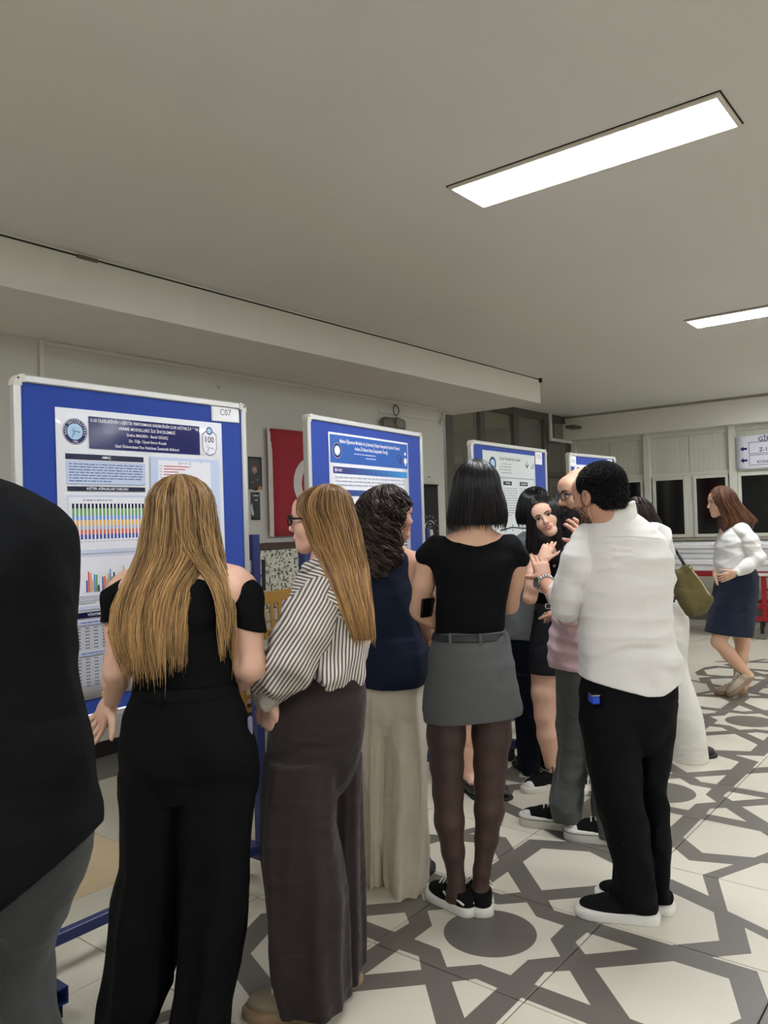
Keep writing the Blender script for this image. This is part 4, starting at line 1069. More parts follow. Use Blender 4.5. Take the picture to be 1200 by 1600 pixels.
# shoes --------------------------------------------------------------
def sole_outline(L, w, n=14):
    pts = []
    for i in range(n+1):
        t = i/n; a = -.5*math.pi+math.pi*t
        pts.append(t)
    prof = [(0, 0), (.02, .55), (.08, .78), (.2, .84), (.38, .80), (.55, .90), (.70, 1.0), (.82, .97), (.92, .76), (.98, .42), (1.0, 0)]
    return [(L*t-.25*L, w/2*q) for t, q in prof]+[(L*t-.25*L, -w/2*q) for t, q in prof[-2:0:-1]]
def shoe(P, pos, yaw, L=.27, kind='skate', upper=None, sole=None, hs=.03, lace=None, w=.098, pitch=0.0, toe=None, extra=None, ankle=.085, name='shoe'):
    """pos: ankle point on the floor in the person's frame (l, f); yaw: direction of the toe measured from +l towards +f"""
    R = Matrix.Translation((pos[0], pos[1], pos[2] if len(pos) > 2 else 0)) @ Matrix.Rotation(yaw, 4, 'Z') @ Matrix.Rotation(pitch, 4, 'Y')
    RI = np.array(R)
    S = Shape(); f = L/.27
    z0 = hs*.6
    S.ell((.085*f, 0, z0+.022), (.105*f, w*.44, .036), None, .02); S.ell((-.02*f, 0, z0+.035), (.046*f, w*.36, .045), None, .02)
    S.cone((.0, 0, z0+.055), (.10*f, 0, z0+.034), .034, .030, .02); S.cone((-.012, 0, z0+.03), (-.008, 0, ankle), .034, .034, .02)
    S.ell((.0, 0, ankle+.018), (.032, .026, .028), None, .008, True); S.cut((0, 0, z0), (0, 0, -1)); S.cut((0, 0, ankle+.004), (-.25, 0, 1))
    if kind == 'flat': S.ell((.045*f, 0, .075), (.075*f, w*.36, .046), None, .01, True)
    V, F = S.mesh(.004); V = np.c_[V, np.ones(len(V))] @ RI.T
    o = link(name, np_mesh(name, V[:, :3], F, upper, True), P.o)
    mb = MB(); ol = sole_outline(L, w)
    n = len(ol); rings = [(1.0, 0), (1.03, .004), (1.03, hs*.8), (.98, hs)]
    for k, z in rings:
        for x, y in ol: mb.v.append(((x-.25*L)*k+.25*L, y*k, z))
    for q in range(len(rings)-1):
        for i in range(n): mb.f.append((q*n+i, q*n+(i+1) % n, (q+1)*n+(i+1) % n, (q+1)*n+i))
    mb.f.append(tuple(range(n))[::-1]); mb.f.append(tuple(range((len(rings)-1)*n, len(rings)*n)))
    mb.xf(R).build('sole', sole, o, True)
    if lace:
        for i in range(4):
            x = .035+i*.021; z = z0+.090-i*.0072
            mb = MB().tube([(x, -.026, z-.006), (x+.004, 0, z+.006), (x, .026, z-.006)], .0032, 6); mb.xf(R).build('lace', lace, o, True)
        if kind == 'skate':
            MB().tube([(.03, -.005, z0+.085), (.0, -.03, z0+.10), (.01, -.045, z0+.07)], .003, 6).tube([(.03, .005, z0+.085), (.01, .03, z0+.105), (.02, .048, z0+.08)], .003, 6).xf(R).build('lace_bow', lace, o, True)
    if toe:
        T = Shape().ell((.135*f, 0, z0+.015), (.058*f, w*.455, .034), None); T.cut((.128*f, 0, 0), (-1, 0, .3)); T.cut((0, 0, z0), (0, 0, -1)); V, F = T.mesh(.004); V = np.c_[V, np.ones(len(V))] @ RI.T
        link('toe_cap', np_mesh('toe_cap', V[:, :3], F, toe, True), o)
    if extra == 'wave':
        for sy in (-1, 1):
            pts = [(-.05*f, sy*w*.385, z0+.030), (-.01*f, sy*w*.405, z0+.040), (.03*f, sy*w*.43, z0+.030), (.065*f, sy*w*.40, z0+.046)]
            MB().tube(pts, .0045, 6).xf(R).build('side_stripe', lace or sole, o, True)
    if extra == 'foxing':
        ol2 = [((x-.25*L)*1.036+.25*L, y*1.036) for x, y in ol]; mb = MB()
        for (a, b), (c, d) in zip(ol2, ol2[1:]+ol2[:1]): mb.tube([(a, b, hs*.72), (c, d, hs*.72)], .0016, 5)
        mb.xf(R).build('sole_stripe', upper, o)
    return o
def cloth(name, col, rough=.9, sheen=None, var=.05, bump=.25, bscale=220, spec=None, fold=.28, fscale=(5, 5, 11)):
    dark = sum(col) < 110
    m = mat(name, col, rough, sheen=(0.0 if dark else .08) if sheen is None else sheen, var=var, vscale=9, bump=bump, bscale=bscale, spec=(.12 if dark else .25) if spec is None else spec)
    if fold:        # soft creases under the weave
        nt = m.node_tree; b = nt.nodes['Principled BSDF']; old = b.inputs['Normal'].links[0].from_node if b.inputs['Normal'].links else None
        tc = nt.nodes.new('ShaderNodeTexCoord'); mp = nt.nodes.new('ShaderNodeMapping'); mp.inputs['Scale'].default_value = fscale; mp.inputs['Rotation'].default_value = (.3, .4, .2)
        nz = nt.nodes.new('ShaderNodeTexNoise'); nz.inputs['Scale'].default_value = 1.0; nz.inputs['Detail'].default_value = 1.0; nz.inputs['Distortion'].default_value = .8
        nt.links.new(tc.outputs['Object'], mp.inputs[0]); nt.links.new(mp.outputs[0], nz.inputs['Vector'])
        bp = nt.nodes.new('ShaderNodeBump'); bp.inputs['Strength'].default_value = fold; bp.inputs['Distance'].default_value = .05
        nt.links.new(nz.outputs[0], bp.inputs['Height'])
        if old: nt.links.new(bp.outputs[0], old.inputs['Normal'])
        else: nt.links.new(bp.outputs[0], b.inputs['Normal'])
    return m
def skin(name, col): return mat(name, col, .5, var=.05, vscale=14, bump=.05, bscale=260, spec=.4, sss=.12)
# ------------------------------------------------------------------ shared cloth and skin
K_black = cloth('black_jersey', (12, 13, 15), .85); K_black2 = cloth('black_trouser_cloth', (11, 12, 14), .8)
K_brown = cloth('dark_brown_linen', (45, 37, 36), .9, bump=.15, bscale=160, fold=.5); K_navy = cloth('navy_cloth', (26, 33, 50), .85); K_cream = cloth('cream_twill', (214, 203, 184), .9)
K_greys = cloth('grey_suiting', (92, 93, 94), .9, bump=.4, bscale=320); K_jean = cloth('washed_black_denim', (52, 54, 54), .9, bump=.15, bscale=300, var=.14)
K_white = cloth('white_shirting', (226, 223, 218), .85, sheen=.05, var=.02, bump=.08, bscale=120, fold=.55, fscale=(3.5, 3.5, 9)); K_pink = cloth('pink_shirting', (216, 186, 190), .85); K_gpants = cloth('grey_chino', (84, 87, 84), .9)
K_gtop = cloth('grey_knit', (124, 127, 128), .9); K_denim = cloth('dark_denim', (26, 36, 54), .9, bump=.4, bscale=320); K_whtr = cloth('white_trouser_cloth', (218, 216, 206), .85); K_wine = cloth('wine_red_cloth', (70, 24, 30), .85)
K_tights = mat('sheer_black_tights', (70, 52, 46), .5, spec=.35, var=.06, vscale=6, bump=.1, bscale=500)
SK1 = skin('fair_skin', (222, 178, 154)); SK2 = skin('light_skin', (214, 170, 142)); SK3 = skin('olive_skin', (200, 156, 130)); SK4 = skin('warm_skin', (194, 148, 124))
H_blonde = hair_material('dark_blonde_hair', (92, 66, 40), (208, 166, 110), .36); H_honey = hair_material('honey_hair', (98, 68, 40), (200, 154, 98), .36)
H_black = hair_material('black_hair', (12, 11, 13), (34, 30, 32), .30); H_curly = hair_material('dark_curly_hair', (20, 14, 12), (74, 54, 44), .40); H_brown = hair_material('chestnut_hair', (62, 36, 24), (132, 88, 60), .42)
H_man = hair_material('short_black_hair', (12, 11, 12), (34, 31, 31), .65)
M_brow = mat('dark_brow', (36, 26, 22), .8); M_browb = mat('blonde_brow', (130, 96, 66), .8)
L_black = mat('black_leather', (24, 23, 23), .45, bump=.1, bscale=200); L_canvas = cloth('black_canvas', (22, 22, 23), .85); R_white = mat('white_rubber', (222, 220, 212), .55, var=.04, vscale=30); L_lace = mat('white_lace', (224, 222, 216), .8)
L_beige = cloth('beige_suede', (150, 136, 112), .9); R_gum = mat('gum_rubber', (150, 124, 92), .6); L_gold = mat('pale_gold_leather', (178, 164, 142), .4, .15, var=.06); M_gold = mat('gold_jewellery', (214, 176, 96), .25, 1.0); M_silver = mat('silver_metal', (190, 190, 188), .25, 1.0)
M_gblk = mat('black_acetate', (18, 16, 16), .2); 
def lens_mat():
    m = bpy.data.materials.new('spectacle_lens'); m.use_nodes = True; b = m.node_tree.nodes['Principled BSDF']; b.inputs['Base Color'].default_value = (.8, .85, .9, 1); b.inputs['Alpha'].default_value = .12; b.inputs['Roughness'].default_value = .05; return m
M_lens = lens_mat()
TL = (.040, .034, .031, .031, .027)
def torso_core(S, nb, pel, w=.11, dep=.6):
    nb = np.asarray(nb); pel = np.asarray(pel); m = nb*.55+pel*.45
    S.cone(nb-np.array((0, 0, .08)), m, w, w*.86, .03, flat=((0, 1, 0), dep)); S.cone(m, pel, w*.86, w*1.0, .03, flat=((0, 1, 0), dep+.1))
def glasses(P, p, A, s, m, half=.030, rx=.024, rz=.017, thick=.0022, lens=True):
    g = empty('glasses_hold'); bpy.data.objects.remove(g)
    fr = MB(); c = [p(q*half*1.08, .106, .002) for q in (-1, 1)]
    for cc in c:
        ring = [cc+s*(A[0]*rx*math.copysign(abs(math.cos(t))**.7, math.cos(t))+A[2]*rz*math.copysign(abs(math.sin(t))**.7, math.sin(t))) for t in np.linspace(0, 2*math.pi, 21)]
        fr.tube(ring, thick*s, 6)
    fr.tube([p(-.010, .108, .006), p(.010, .108, .006)], thick*s, 6)
    for q in (-1, 1): fr.tube([p(q*.056, .106, .008), p(q*.074, .085, .008), p(q*.080, .0, .004), p(q*.078, -.02, -.012)], thick*s*1.15, 6)
    go = fr.build('glasses', m, P.o, True)
    for cc in c:
        mb = MB(); n = 20; mb.add([tuple(cc+s*(A[0]*rx*.97*math.cos(t)+A[2]*rz*.97*math.sin(t))) for t in np.linspace(0, 2*math.pi, n, endpoint=False)], [tuple(range(n))]); mb.build('lens', M_lens, go)
    return go

# ------------------------------------------------------------------ man in black T-shirt, cut by the frame
P = Person(-40, 1.5, 'person in black T-shirt and faded black jeans seen from behind, beside the C07 board')
S = Shape(); nb = P.P(-95, 740); torso_core(S, nb, P.P(-10, 1330), .13)
A = head_axes((-.35, .9, -.3)); hc = P.P(-125, 618, .06); HS, p = head_shape(hc, A, 1.02, female=False)
S.cone(nb+(0, 0, -.06), hc+(0, 0, -.06), .062, .058, .03)
for sx, ex, wx in ((50, 70, 20), (-230, -250, -180)): arm(S, P.P(sx, 840, .02), P.P(ex-15, 1060, .16), P.P(wx, 1040, .36))
for kx in (50, -36): leg(S, P.P(kx, 1400), P.P(kx+6, 1730), P.P(kx+6, 2010), tuple(.72*q for q in TL))
H1 = hand_shape(P.P(20, 1040, .36), (-.9, .3, 0), (0, 1, 0), 1); H2 = hand_shape(P.P(-180, 1040, .36), (.9, .3, 0), (0, 1, 0), -1)
P.add('body', [(S, .010), (HS, .005), (H1, .005), (H2, .005)], SK3)
T = Shape().stack(P.lev([(742, -165, -35, .06), (752, -185, 0, .075), (765, -215, 30, .09), (795, -245, 70, .115), (830, -258, 95, .13), (870, -262, 108, .14), (920, -258, 115, .145), (1000, -240, 115, .145), (1050, -220, 115, .14), (1095, -200, 128, .135), (1141, -185, 140, .135), (1169, -178, 145, .14), (1239, -160, 143, .145), (1277, -150, 150, .15), (1340, -145, 149, .15), (1430, -140, 148, .15)]), p=2.3)
a = P.P(148, 1298); b = P.P(0, 1414); dv = _n(b-a); T.cut(a, (dv[2], 0, -dv[0]) if dv[2]*0+(-dv[0]) < 0 else (-dv[2], 0, dv[0]))
for sx, ex in ((50, 62), (-225, -235)): T.cone(P.P(sx, 850, .03), P.P(ex-10, 985, .12), .075, .078, .04)
T.wrinkle(0.0076, 7, (7, 7, 9), 3)
P.add('t_shirt', (T, .008), K_black)
T = Shape().stack(P.lev([(1250, -130, 138, .125), (1302, -125, 143, .13), (1340, -120, 138, .13), (1420, -112, 112, .115)]), p=2.3)
T.stack(P.lev([(1360, 0, 128, .11), (1390, 6, 110, .105), (1428, 10, 106, .10), (1470, 12, 85, .085), (1505, 13, 77, .08), (1600, 13, 82, .08), (1800, 20, 96, .075), (2025, 22, 92, .075)]), .01)
T.stack(P.lev([(1360, -110, 4, .11), (1430, -100, 8, .10), (1500, -85, 6, .09), (1600, -80, 4, .085), (1800, -72, 0, .075), (2025, -68, 0, .075)]), .01)
T.wrinkle(0.0059, 8, (14, 14, 16), 5); P.add('jeans', (T, .008), K_jean)
for kx in (57, -34): q = P.P(kx, 2010); shoe(P, (q[0], 0), 1.6, .29, upper=L_canvas, sole=R_white, lace=L_lace)

# ------------------------------------------------------------------ blonde woman in black
P = Person(283, 2.33, 'person with long straight blonde hair, black off-shoulder top and black wide trousers')
A = head_axes((-.25, .95, -.05)); hc = P.P(283, 808); HS, p = head_shape(hc, A, .96); S = Shape()
nb = P.P(290, 885, -.01); torso_core(S, nb, P.P(290, 1110), .10)
S.cone(hc+(0, -.012, -.07), nb, .048, .052, .03); S.cone(nb+(0, .01, -.01), P.P(366, 908, .01), .046, .047, .05); S.cone(nb+(0, .01, -.01), P.P(205, 912, .01), .046, .045, .05)
S.cone(P.P(310, 905, -.035), P.P(355, 925, -.035), .055, .05, .03); S.cone(P.P(265, 905, -.035), P.P(215, 925, -.035), .055, .05, .03)
sR, eR, wR = P.P(377, 922, .01), P.P(390, 1040, .0), P.P(352, 1085, .22); arm(S, sR, eR, wR, (.052, .052, .046, .040, .026))
sL, eL, wL = P.P(193, 925, .01), P.P(184, 1048, .02), P.P(174, 1094, .17); arm(S, sL, eL, wL, (.050, .043, .040, .037, .026))
H1 = hand_shape(wL, (-.50, .35, -.75), (-.45, -.65, .2), -1, (.12, .14, .18, .25), 1.0, 1.0, .16, .1); H2 = hand_shape(wR, (-.6, .6, .1), (0, 0, 1), 1)
for kx in (236, 332): leg(S, P.P(kx, 1180), P.P(kx-6, 1390), P.P(kx-28, 1590), TL)
P.add('body', [(S, .007), (HS, .0045), (H1, .0035), (H2, .005)], SK1)
T = Shape().stack(P.lev([(1082, 212, 368, .100), (1050, 208, 365, .098), (1020, 206, 361, .105), (985, 203, 360, .112), (950, 197, 364, .115), (920, 190, 378, .105, .0), (900, 190, 388, .088, .0), (888, 215, 378, .070, .0)]))
T.cut(P.P(345, 893), (.41, 0, .91)); T.cut(P.P(213, 895), (-.50, 0, .86)); T.cut(P.P(290, 893), (0, 0, 1))
T.wrinkle(0.0048, 8, (14, 14, 18), 9); P.add('top', (T, .006), K_black)
for pts, rs, sd, cp, cn in (([P.P(366, 912, .005), P.P(381, 935, .0), P.P(386, 990, .0)], [.048, .055, .058], 3, P.P(384, 980), (-.30, 0, -1)), ([P.P(200, 914, .005), P.P(188, 935, .0), P.P(182, 985, .01)], [.048, .052, .050], 4, P.P(186, 968), (.15, 0, -1))):
    Q = Shape().path(pts, rs, .03).wrinkle(.0035, 6, (26, 26, 14), sd); Q.cut(cp, cn); Q.cut(P.P(345, 884), (.41, 0, .91)); Q.cut(P.P(213, 892), (-.50, 0, .86)); P.add('sleeve', (Q, .005), K_black)
T = Shape().stack(P.lev([(1068, 211, 369, .105), (1085, 206, 372, .110), (1110, 196, 383, .120), (1150, 190, 396, .128), (1190, 188, 401, .125), (1240, 190, 397, .10)]))
T.ell(P.P(243, 1178, -.055), (.098, .088, .10), None, .03); T.ell(P.P(342, 1178, -.055), (.102, .090, .10), None, .03)
T.stack(P.lev([(1205, 189, 286, .125), (1262, 191, 284, .12), (1351, 190, 281, .118), (1400, 178, 277, .12), (1470, 171, 275, .125), (1536, 164, 270, .13), (1575, 160, 252, .13), (1640, 158, 224, .13)]), .012, folds=(.012, .001, 5, 1))
T.stack(P.lev([(1205, 283, 400, .125), (1262, 283, 396, .12), (1351, 281, 387, .118), (1400, 279, 382, .12), (1470, 278, 378, .125), (1540, 275, 367, .13), (1580, 268, 358, .13), (1640, 262, 350, .13)]), .012, folds=(.012, .001, 5, 2))
T.wrinkle(0.0076, 7, (16, 14, 5), 12, zr=([0, .8, 1.05], [1.2, .7, .15]))
tr = P.add('trousers', (T, .007), K_black2)
W = Shape().stack(P.lev([(1070, 210, 370, .108), (1088, 206, 373, .114)])); P.add('waistband', (W, .005), K_black, tr)
MB().box(P.P(247, 1087, -.118), P.P(253, 1100, -.126)).build('belt_loop', K_black2, tr); MB().bbox(P.P(388, 1118, -.03), P.P(394, 1150, -.05), .004).build('pocket_item', mat('lilac_card', (120, 112, 140), .5), tr)
for kx in (195, 312): q = P.P(kx, 1600); shoe(P, (q[0], -.01), 1.7, .25, upper=L_black, sole=R_white)
MB().tube([wL+np.array((.030*math.cos(t), .012*math.sin(t), .02+.02*math.sin(t))) for t in np.linspace(0, 6.28, 17)], .0022, 6).build('bracelet', M_gold, P.o, True)
ZZ = lambda py: P.P(283, py)[2]
zt = ZZ(741); c0 = P.lev([(795, 232, 333, .100)])[0]
top = cap_levels(zt, c0[0], c0[1], .0, c0[3], .105)
main = top+P.lev([(795, 232, 333, .105), (830, 226, 338, .105, -.005), (865, 217, 340, .095, -.02), (890, 206, 322, .075, -.045), (915, 192, 304, .055, -.075), (950, 176, 297, .045, -.09), (990, 172, 293, .042, -.10), (1048, 190, 290, .04, -.10)])
hair_lock(P, main, H_blonde, 2600, lambda a: ZZ(1025-20*abs(math.cos(a))), (math.pi/2, hc[2]+.07, .9), base=1, basez=ZZ(975), endj=.028, seed=2, wob=.0035, npt=18, r=.0013, cuts=[('ell', hc+(-.02, .115, -.05), (.085, .075, .13))], name='hair')
right = top+P.lev([(795, 232, 333, .106), (830, 228, 339, .106, -.005), (865, 250, 345, .10, -.015), (890, 285, 352, .07, -.03), (915, 308, 360, .05, -.055), (960, 318, 366, .035, -.075), (1015, 322, 366, .03, -.08)])
hair_lock(P, right, H_blonde, 420, lambda a: ZZ(985+25*math.sin(a*3)), (math.pi/2, hc[2]+.07, .9), seed=4, wob=.005, endj=.03, npt=18, r=.0012, th=(-1.45, .6), name='hair_lock')

# ------------------------------------------------------------------ woman in striped shirt
def stripe_mat(name, dr, per=.0112, yoke=None):
    m = bpy.data.materials.new(name); m.use_nodes = True; nt = m.node_tree; b = nt.nodes['Principled BSDF']; nx = NX(nt)
    tc = nt.nodes.new('ShaderNodeTexCoord'); sx = nt.nodes.new('ShaderNodeSeparateXYZ'); nz = nt.nodes.new('ShaderNodeTexNoise'); nz.inputs['Scale'].default_value = 6.0
    nt.links.new(tc.outputs['Object'], nz.inputs['Vector']); nt.links.new(tc.outputs['Object'], sx.inputs[0])
    g = nx.v(sx.outputs[0])*dr[0]+nx.v(sx.outputs[1])*dr[1]+nx.v(sx.outputs[2])*dr[2]+nx.v(nz.outputs[0])*.012
    if yoke:        # the yoke is cut across the grain
        zs, d2 = yoke; k = (nx.v(sx.outputs[2])+nx.v(sx.outputs[0])*.25).gt(zs); g2 = nx.v(sx.outputs[0])*d2[0]+nx.v(sx.outputs[1])*d2[1]+nx.v(sx.outputs[2])*d2[2]+nx.v(nz.outputs[0])*.012; g = g*(1-k)+g2*k
    f = (g/per).fn('FRACT'); s_ = f.lt(.46)
    mx = nt.nodes.new('ShaderNodeMix'); mx.data_type = 'RGBA'; nt.links.new(s_.s, mx.inputs[0]); mx.inputs[6].default_value = lin((222, 217, 210)); mx.inputs[7].default_value = lin((106, 93, 86)); nt.links.new(mx.outputs[2], b.inputs['Base Color']); b.inputs['Roughness'].default_value = .85; b.inputs['Specular IOR Level'].default_value = .25
    return m
P = Person(500, 2.48, 'person in brown-and-white striped shirt, glasses and dark brown wide trousers')
A = head_axes((-.985, .13, -.02)); hc = P.P(500, 812); s = .86; HS, p = head_shape(hc, A, s); S = Shape()
nb = P.P(510, 885); torso_core(S, nb, P.P(505, 1095), .10); S.cone(hc+(.012, 0, -.06), nb, .043, .047, .03)
sL, eL, wL = P.P(494, 935, -.08), P.P(447, 1040, -.10), P.P(425, 1098, -.05); arm(S, sL, eL, wL, (.045, .04, .036, .034, .024))
sR, eR, wR = P.P(515, 925, .16), P.P(480, 1040, .2), P.P(450, 1080, .1); arm(S, sR, eR, wR, (.045, .04, .036, .034, .024))
H1 = hand_shape(wL, (-.12, .12, -1), (.7, .6, 0), 1, (.35, .4, .45, .5), .2, .92, .04); H2 = hand_shape(wR, (-.5, -.6, -.2), (0, 0, -1), 1, (.5, .5, .5, .5))
for kx, d in ((472, -.05), (533, .12)): leg(S, P.P(kx+5, 1160, d), P.P(kx, 1350, d), P.P(kx, 1500, d), TL)
P.add('body', [(S, .007), (HS, .003), (H1, .0032), (H2, .005)], SK1)
face_parts(P, p, A, s, M_browb, (190, 110, 106)); glasses(P, p, A, s, M_gblk, thick=.0032)
T = Shape().stack(P.lev([(1063, 482, 566, .130, .03), (1050, 470, 573, .145, .03), (1020, 455, 578, .155, .03), (985, 444, 580, .16, .03), (950, 446, 578, .16, .03), (925, 455, 568, .15, .03), (905, 464, 552, .125, .03), (888, 476, 538, .085, .02), (876, 486, 526, .06, .01)]), p=2.2, folds=(.010, .002, 6, 7))
T.ell(P.P(500, 862), (.055, .06, .045), None, .01, True); T.wrinkle(0.0102, 7, (20, 12, 9), 21); sh = P.add('shirt', (T, .006), stripe_mat('striped_shirting', (1.0, .30, -.10), yoke=(P.P(520, 950)[2], (.45, .2, .9))))
Q = Shape().path([P.P(500, 934, -.08), P.P(480, 970, -.10), P.P(458, 1025, -.11), P.P(434, 1060, -.08), P.P(424, 1078, -.06)], [.062, .076, .078, .060, .046], .04); Q.wrinkle(0.0102, 6, (16, 16, 12), 22)
dr = _n(P.P(409, 1079)-P.P(497, 937)); P.add('sleeve', (Q, .006), stripe_mat('striped_sleeve', (-dr[2], .12, dr[0])))
Q = Shape().path([P.P(505, 932, .16), P.P(490, 1000, .22), P.P(462, 1060, .14)], [.06, .07, .05], .04); P.add('sleeve', (Q, .007), MATS.get('x') or bpy.data.materials['striped_sleeve'])
Q = Shape().cone(P.P(430, 1066, -.07), P.P(418, 1090, -.05), .050, .046, .02).wrinkle(0.0068, 6, (30, 30, 30), 5); P.add('cuff', (Q, .005), cloth('turned_back_cuff', (176, 170, 158), .9))
Q = Shape().cone(P.P(480, 886, -.045), P.P(505, 874, -.06), .016, .014, .01).cone(P.P(505, 874, -.06), P.P(530, 880, -.02), .014, .014, .01).cone(P.P(478, 888, -.04), P.P(474, 895, 0), .014, .010, .01); P.add('collar', (Q, .005), bpy.data.materials['striped_shirting'])
T = Shape().stack(P.lev([(1046, 462, 568, .125, .03), (1071, 440, 571, .14, .03), (1090, 432, 573, .15, .03), (1136, 421, 571, .16, .03), (1175, 418, 566, .15, .03), (1210, 422, 556, .12, .03), (1245, 442, 538, .06, .03)]), p=2.3)
T.stack(P.lev([(1180, 416, 531, .13, -.03), (1215, 412, 529, .125, -.04), (1290, 407, 525, .125, -.05), (1342, 407, 533, .125, -.05), (1394, 413, 540, .125, -.05), (1445, 418, 540, .125, -.05), (1507, 422, 542, .125, -.05), (1545, 430, 545, .12, -.05), (1566, 436, 545, .12, -.05)]), .012, folds=(.014, .004, 5, 3))
T.stack(P.lev([(1180, 510, 566, .09, .13), (1290, 506, 566, .11, .13), (1394, 500, 567, .12, .13), (1473, 498, 568, .12, .13), (1515, 500, 567, .12, .13)]), .012, folds=(.012, .003, 5, 4))
T.wrinkle(0.0085, 7, (16, 16, 6), 23, zr=([0, .7, 1.0], [1.1, .8, .3])); P.add('trousers', (T, .007), K_brown)
q = P.P(478, 1545, -.05); shoe(P, (q[0], -.05), math.pi*.98, .26, upper=L_beige, sole=R_gum, lace=L_lace); q = P.P(535, 1500, .13); shoe(P, (q[0], .13), math.pi*.8, .26, upper=L_beige, sole=R_gum, lace=L_lace)
Q = MB().tube([wL+np.array((.026*math.cos(t), .026*math.sin(t), .006)) for t in np.linspace(0, 6.28, 17)], .0022, 6); Q.build('bracelet', M_silver, P.o, True)
zt = P.P(512, 756)[2]
lv = cap_levels(zt, P.P(500, 795)[2], P.P(506, 795)[0], .0, .090, .090, lc1=P.P(512, 757)[0])+P.lev([(800, 463, 553, .090), (825, 474, 561, .09), (850, 482, 566, .09, -.0), (880, 499, 573, .085, -.02), (915, 514, 578, .075, -.06), (950, 530, 582, .06, -.09), (998, 550, 586, .05, -.10)])
hair_lock(P, lv, H_honey, 2300, lambda a: P.P(560, 978)[2], (math.pi, hc[2]+.050, .60), base=1, seed=7, wob=.003, npt=18, r=.0012, cuts=[('ell', hc+(-.110, 0, -.060), (.072, .12, .105))])

# ------------------------------------------------------------------ woman with dark curls
P = Person(612, 3.31, 'person with dark curly hair, navy sleeveless top and cream wide trousers')
A = head_axes((.88, .47, -.02)); hc = P.P(611, 806); s = .88; HS, p = head_shape(hc, A, s); S = Shape(); nb = P.P(608, 868, -.01); torso_core(S, nb, P.P(612, 1060), .10); S.cone(hc+(-.01, 0, -.06), nb, .043, .05, .03)
S.cone(nb, P.P(648, 878, .03), .04, .045, .05); S.cone(nb, P.P(577, 880, -.05), .04, .045, .05)
arm(S, P.P(650, 885, .02), P.P(655, 958, .02), P.P(672, 1000, .10), (.042, .04, .035, .034, .024)); arm(S, P.P(578, 885, -.04), P.P(575, 965, .12), P.P(590, 1000, .22))
H1 = hand_shape(P.P(672, 1000, .10), (.3, .7, .25), (-.6, .3, 0), 1, (.4, .4, .4, .4), .4, .9); H2 = hand_shape(P.P(590, 1000, .22), (.5, .5, 0), (0, 0, 1), 1)
for kx, d in ((590, .02), (635, -.02)): leg(S, P.P(kx, 1110, d), P.P(kx, 1250, d), P.P(kx, 1355, d), TL)
P.add('body', [(S, .007), (HS, .0035), (H1, .004), (H2, .006)], SK4); face_parts(P, p, A, s, M_brow, (160, 90, 84))
T = Shape().stack(P.lev([(1086, 563, 662, .155), (1071, 563, 664, .155), (1040, 563, 668, .15), (1017, 566, 668, .14), (990, 570, 657, .12), (967, 573, 649, .115), (930, 574, 645, .115), (900, 572, 641, .11), (880, 574, 641, .10), (866, 584, 639, .075), (856, 596, 626, .05)])); T.wrinkle(0.0051, 7, (16, 16, 14), 31); T.cut(P.P(612, 1068), (0, 0, -1)); P.add('sleeveless_top', (T, .006), K_navy)
T = Shape().stack(P.lev([(1055, 572, 657, .11), (1090, 569, 660, .112), (1120, 574, 656, .095), (1145, 584, 648, .06)]), p=2.4)
T.stack(P.lev([(1062, 598, 660, .108, .0), (1090, 601, 663, .112, -.005), (1140, 603, 667, .118, -.02), (1190, 603, 668, .115, -.03), (1256, 603, 669, .12, -.03), (1325, 601, 672, .12, -.03), (1360, 602, 669, .12, -.03), (1388, 606, 660, .12, -.03)]), .010, folds=(.016, .002, 5, 5)); T.stack(P.lev([(1062, 570, 606, .105, .01), (1090, 567, 604, .11, .015), (1140, 566, 604, .11, .03), (1250, 566, 603, .11, .04), (1350, 565, 603, .11, .04), (1374, 566, 602, .11, .04)]), .010, folds=(.014, .002, 5, 6))
T.wrinkle(0.0093, 7, (18, 18, 6), 33, zr=([0, .6, .95], [1.2, .9, .3])); P.add('trousers', (T, .006), K_cream)
q = P.P(637, 1370, -.02); shoe(P, (q[0], -.01), 1.0, .25, upper=L_black, sole=M_rubber); q = P.P(588, 1365, .04); shoe(P, (q[0], .05), 1.3, .25, upper=L_black, sole=M_rubber)
for t_ in (p(.080, .004, -.048),): MB().tube([t_+np.array((.018*math.cos(a), 0, -.02+.02*math.sin(a))) for a in np.linspace(0, 6.28, 17)], .0012, 5).build('hoop_earring', M_silver, P.o, True); MB().tube([t_+np.array((0, 0, .012)), t_+np.array((0, -.004, .018))], .004, 8).build('ear_stud', M_silver, P.o)
lv = cap_levels(P.P(607, 757)[2], P.P(600, 800)[2], P.P(598, 800)[0], -.01, .098, .105, lc1=P.P(606, 757)[0])+P.lev([(800, 562, 629, .105, -.015), (825, 558, 620, .11, -.02), (850, 563, 624, .10, -.02), (875, 570, 623, .085, -.04), (902, 578, 618, .07, -.05)])
hair_lock(P, lv, H_curly, 1500, lambda a: P.P(600, 884)[2]+.03*math.cos(a), (.42, hc[2]+.06, .82), base=1, seed=9, wob=.010, curl=.0125, curlf=105, npt=44, r=.0021, rad=(.90, 1.10), cuts=[('ell', hc+(.090, .035, -.05), (.080, .085, .11), A)])

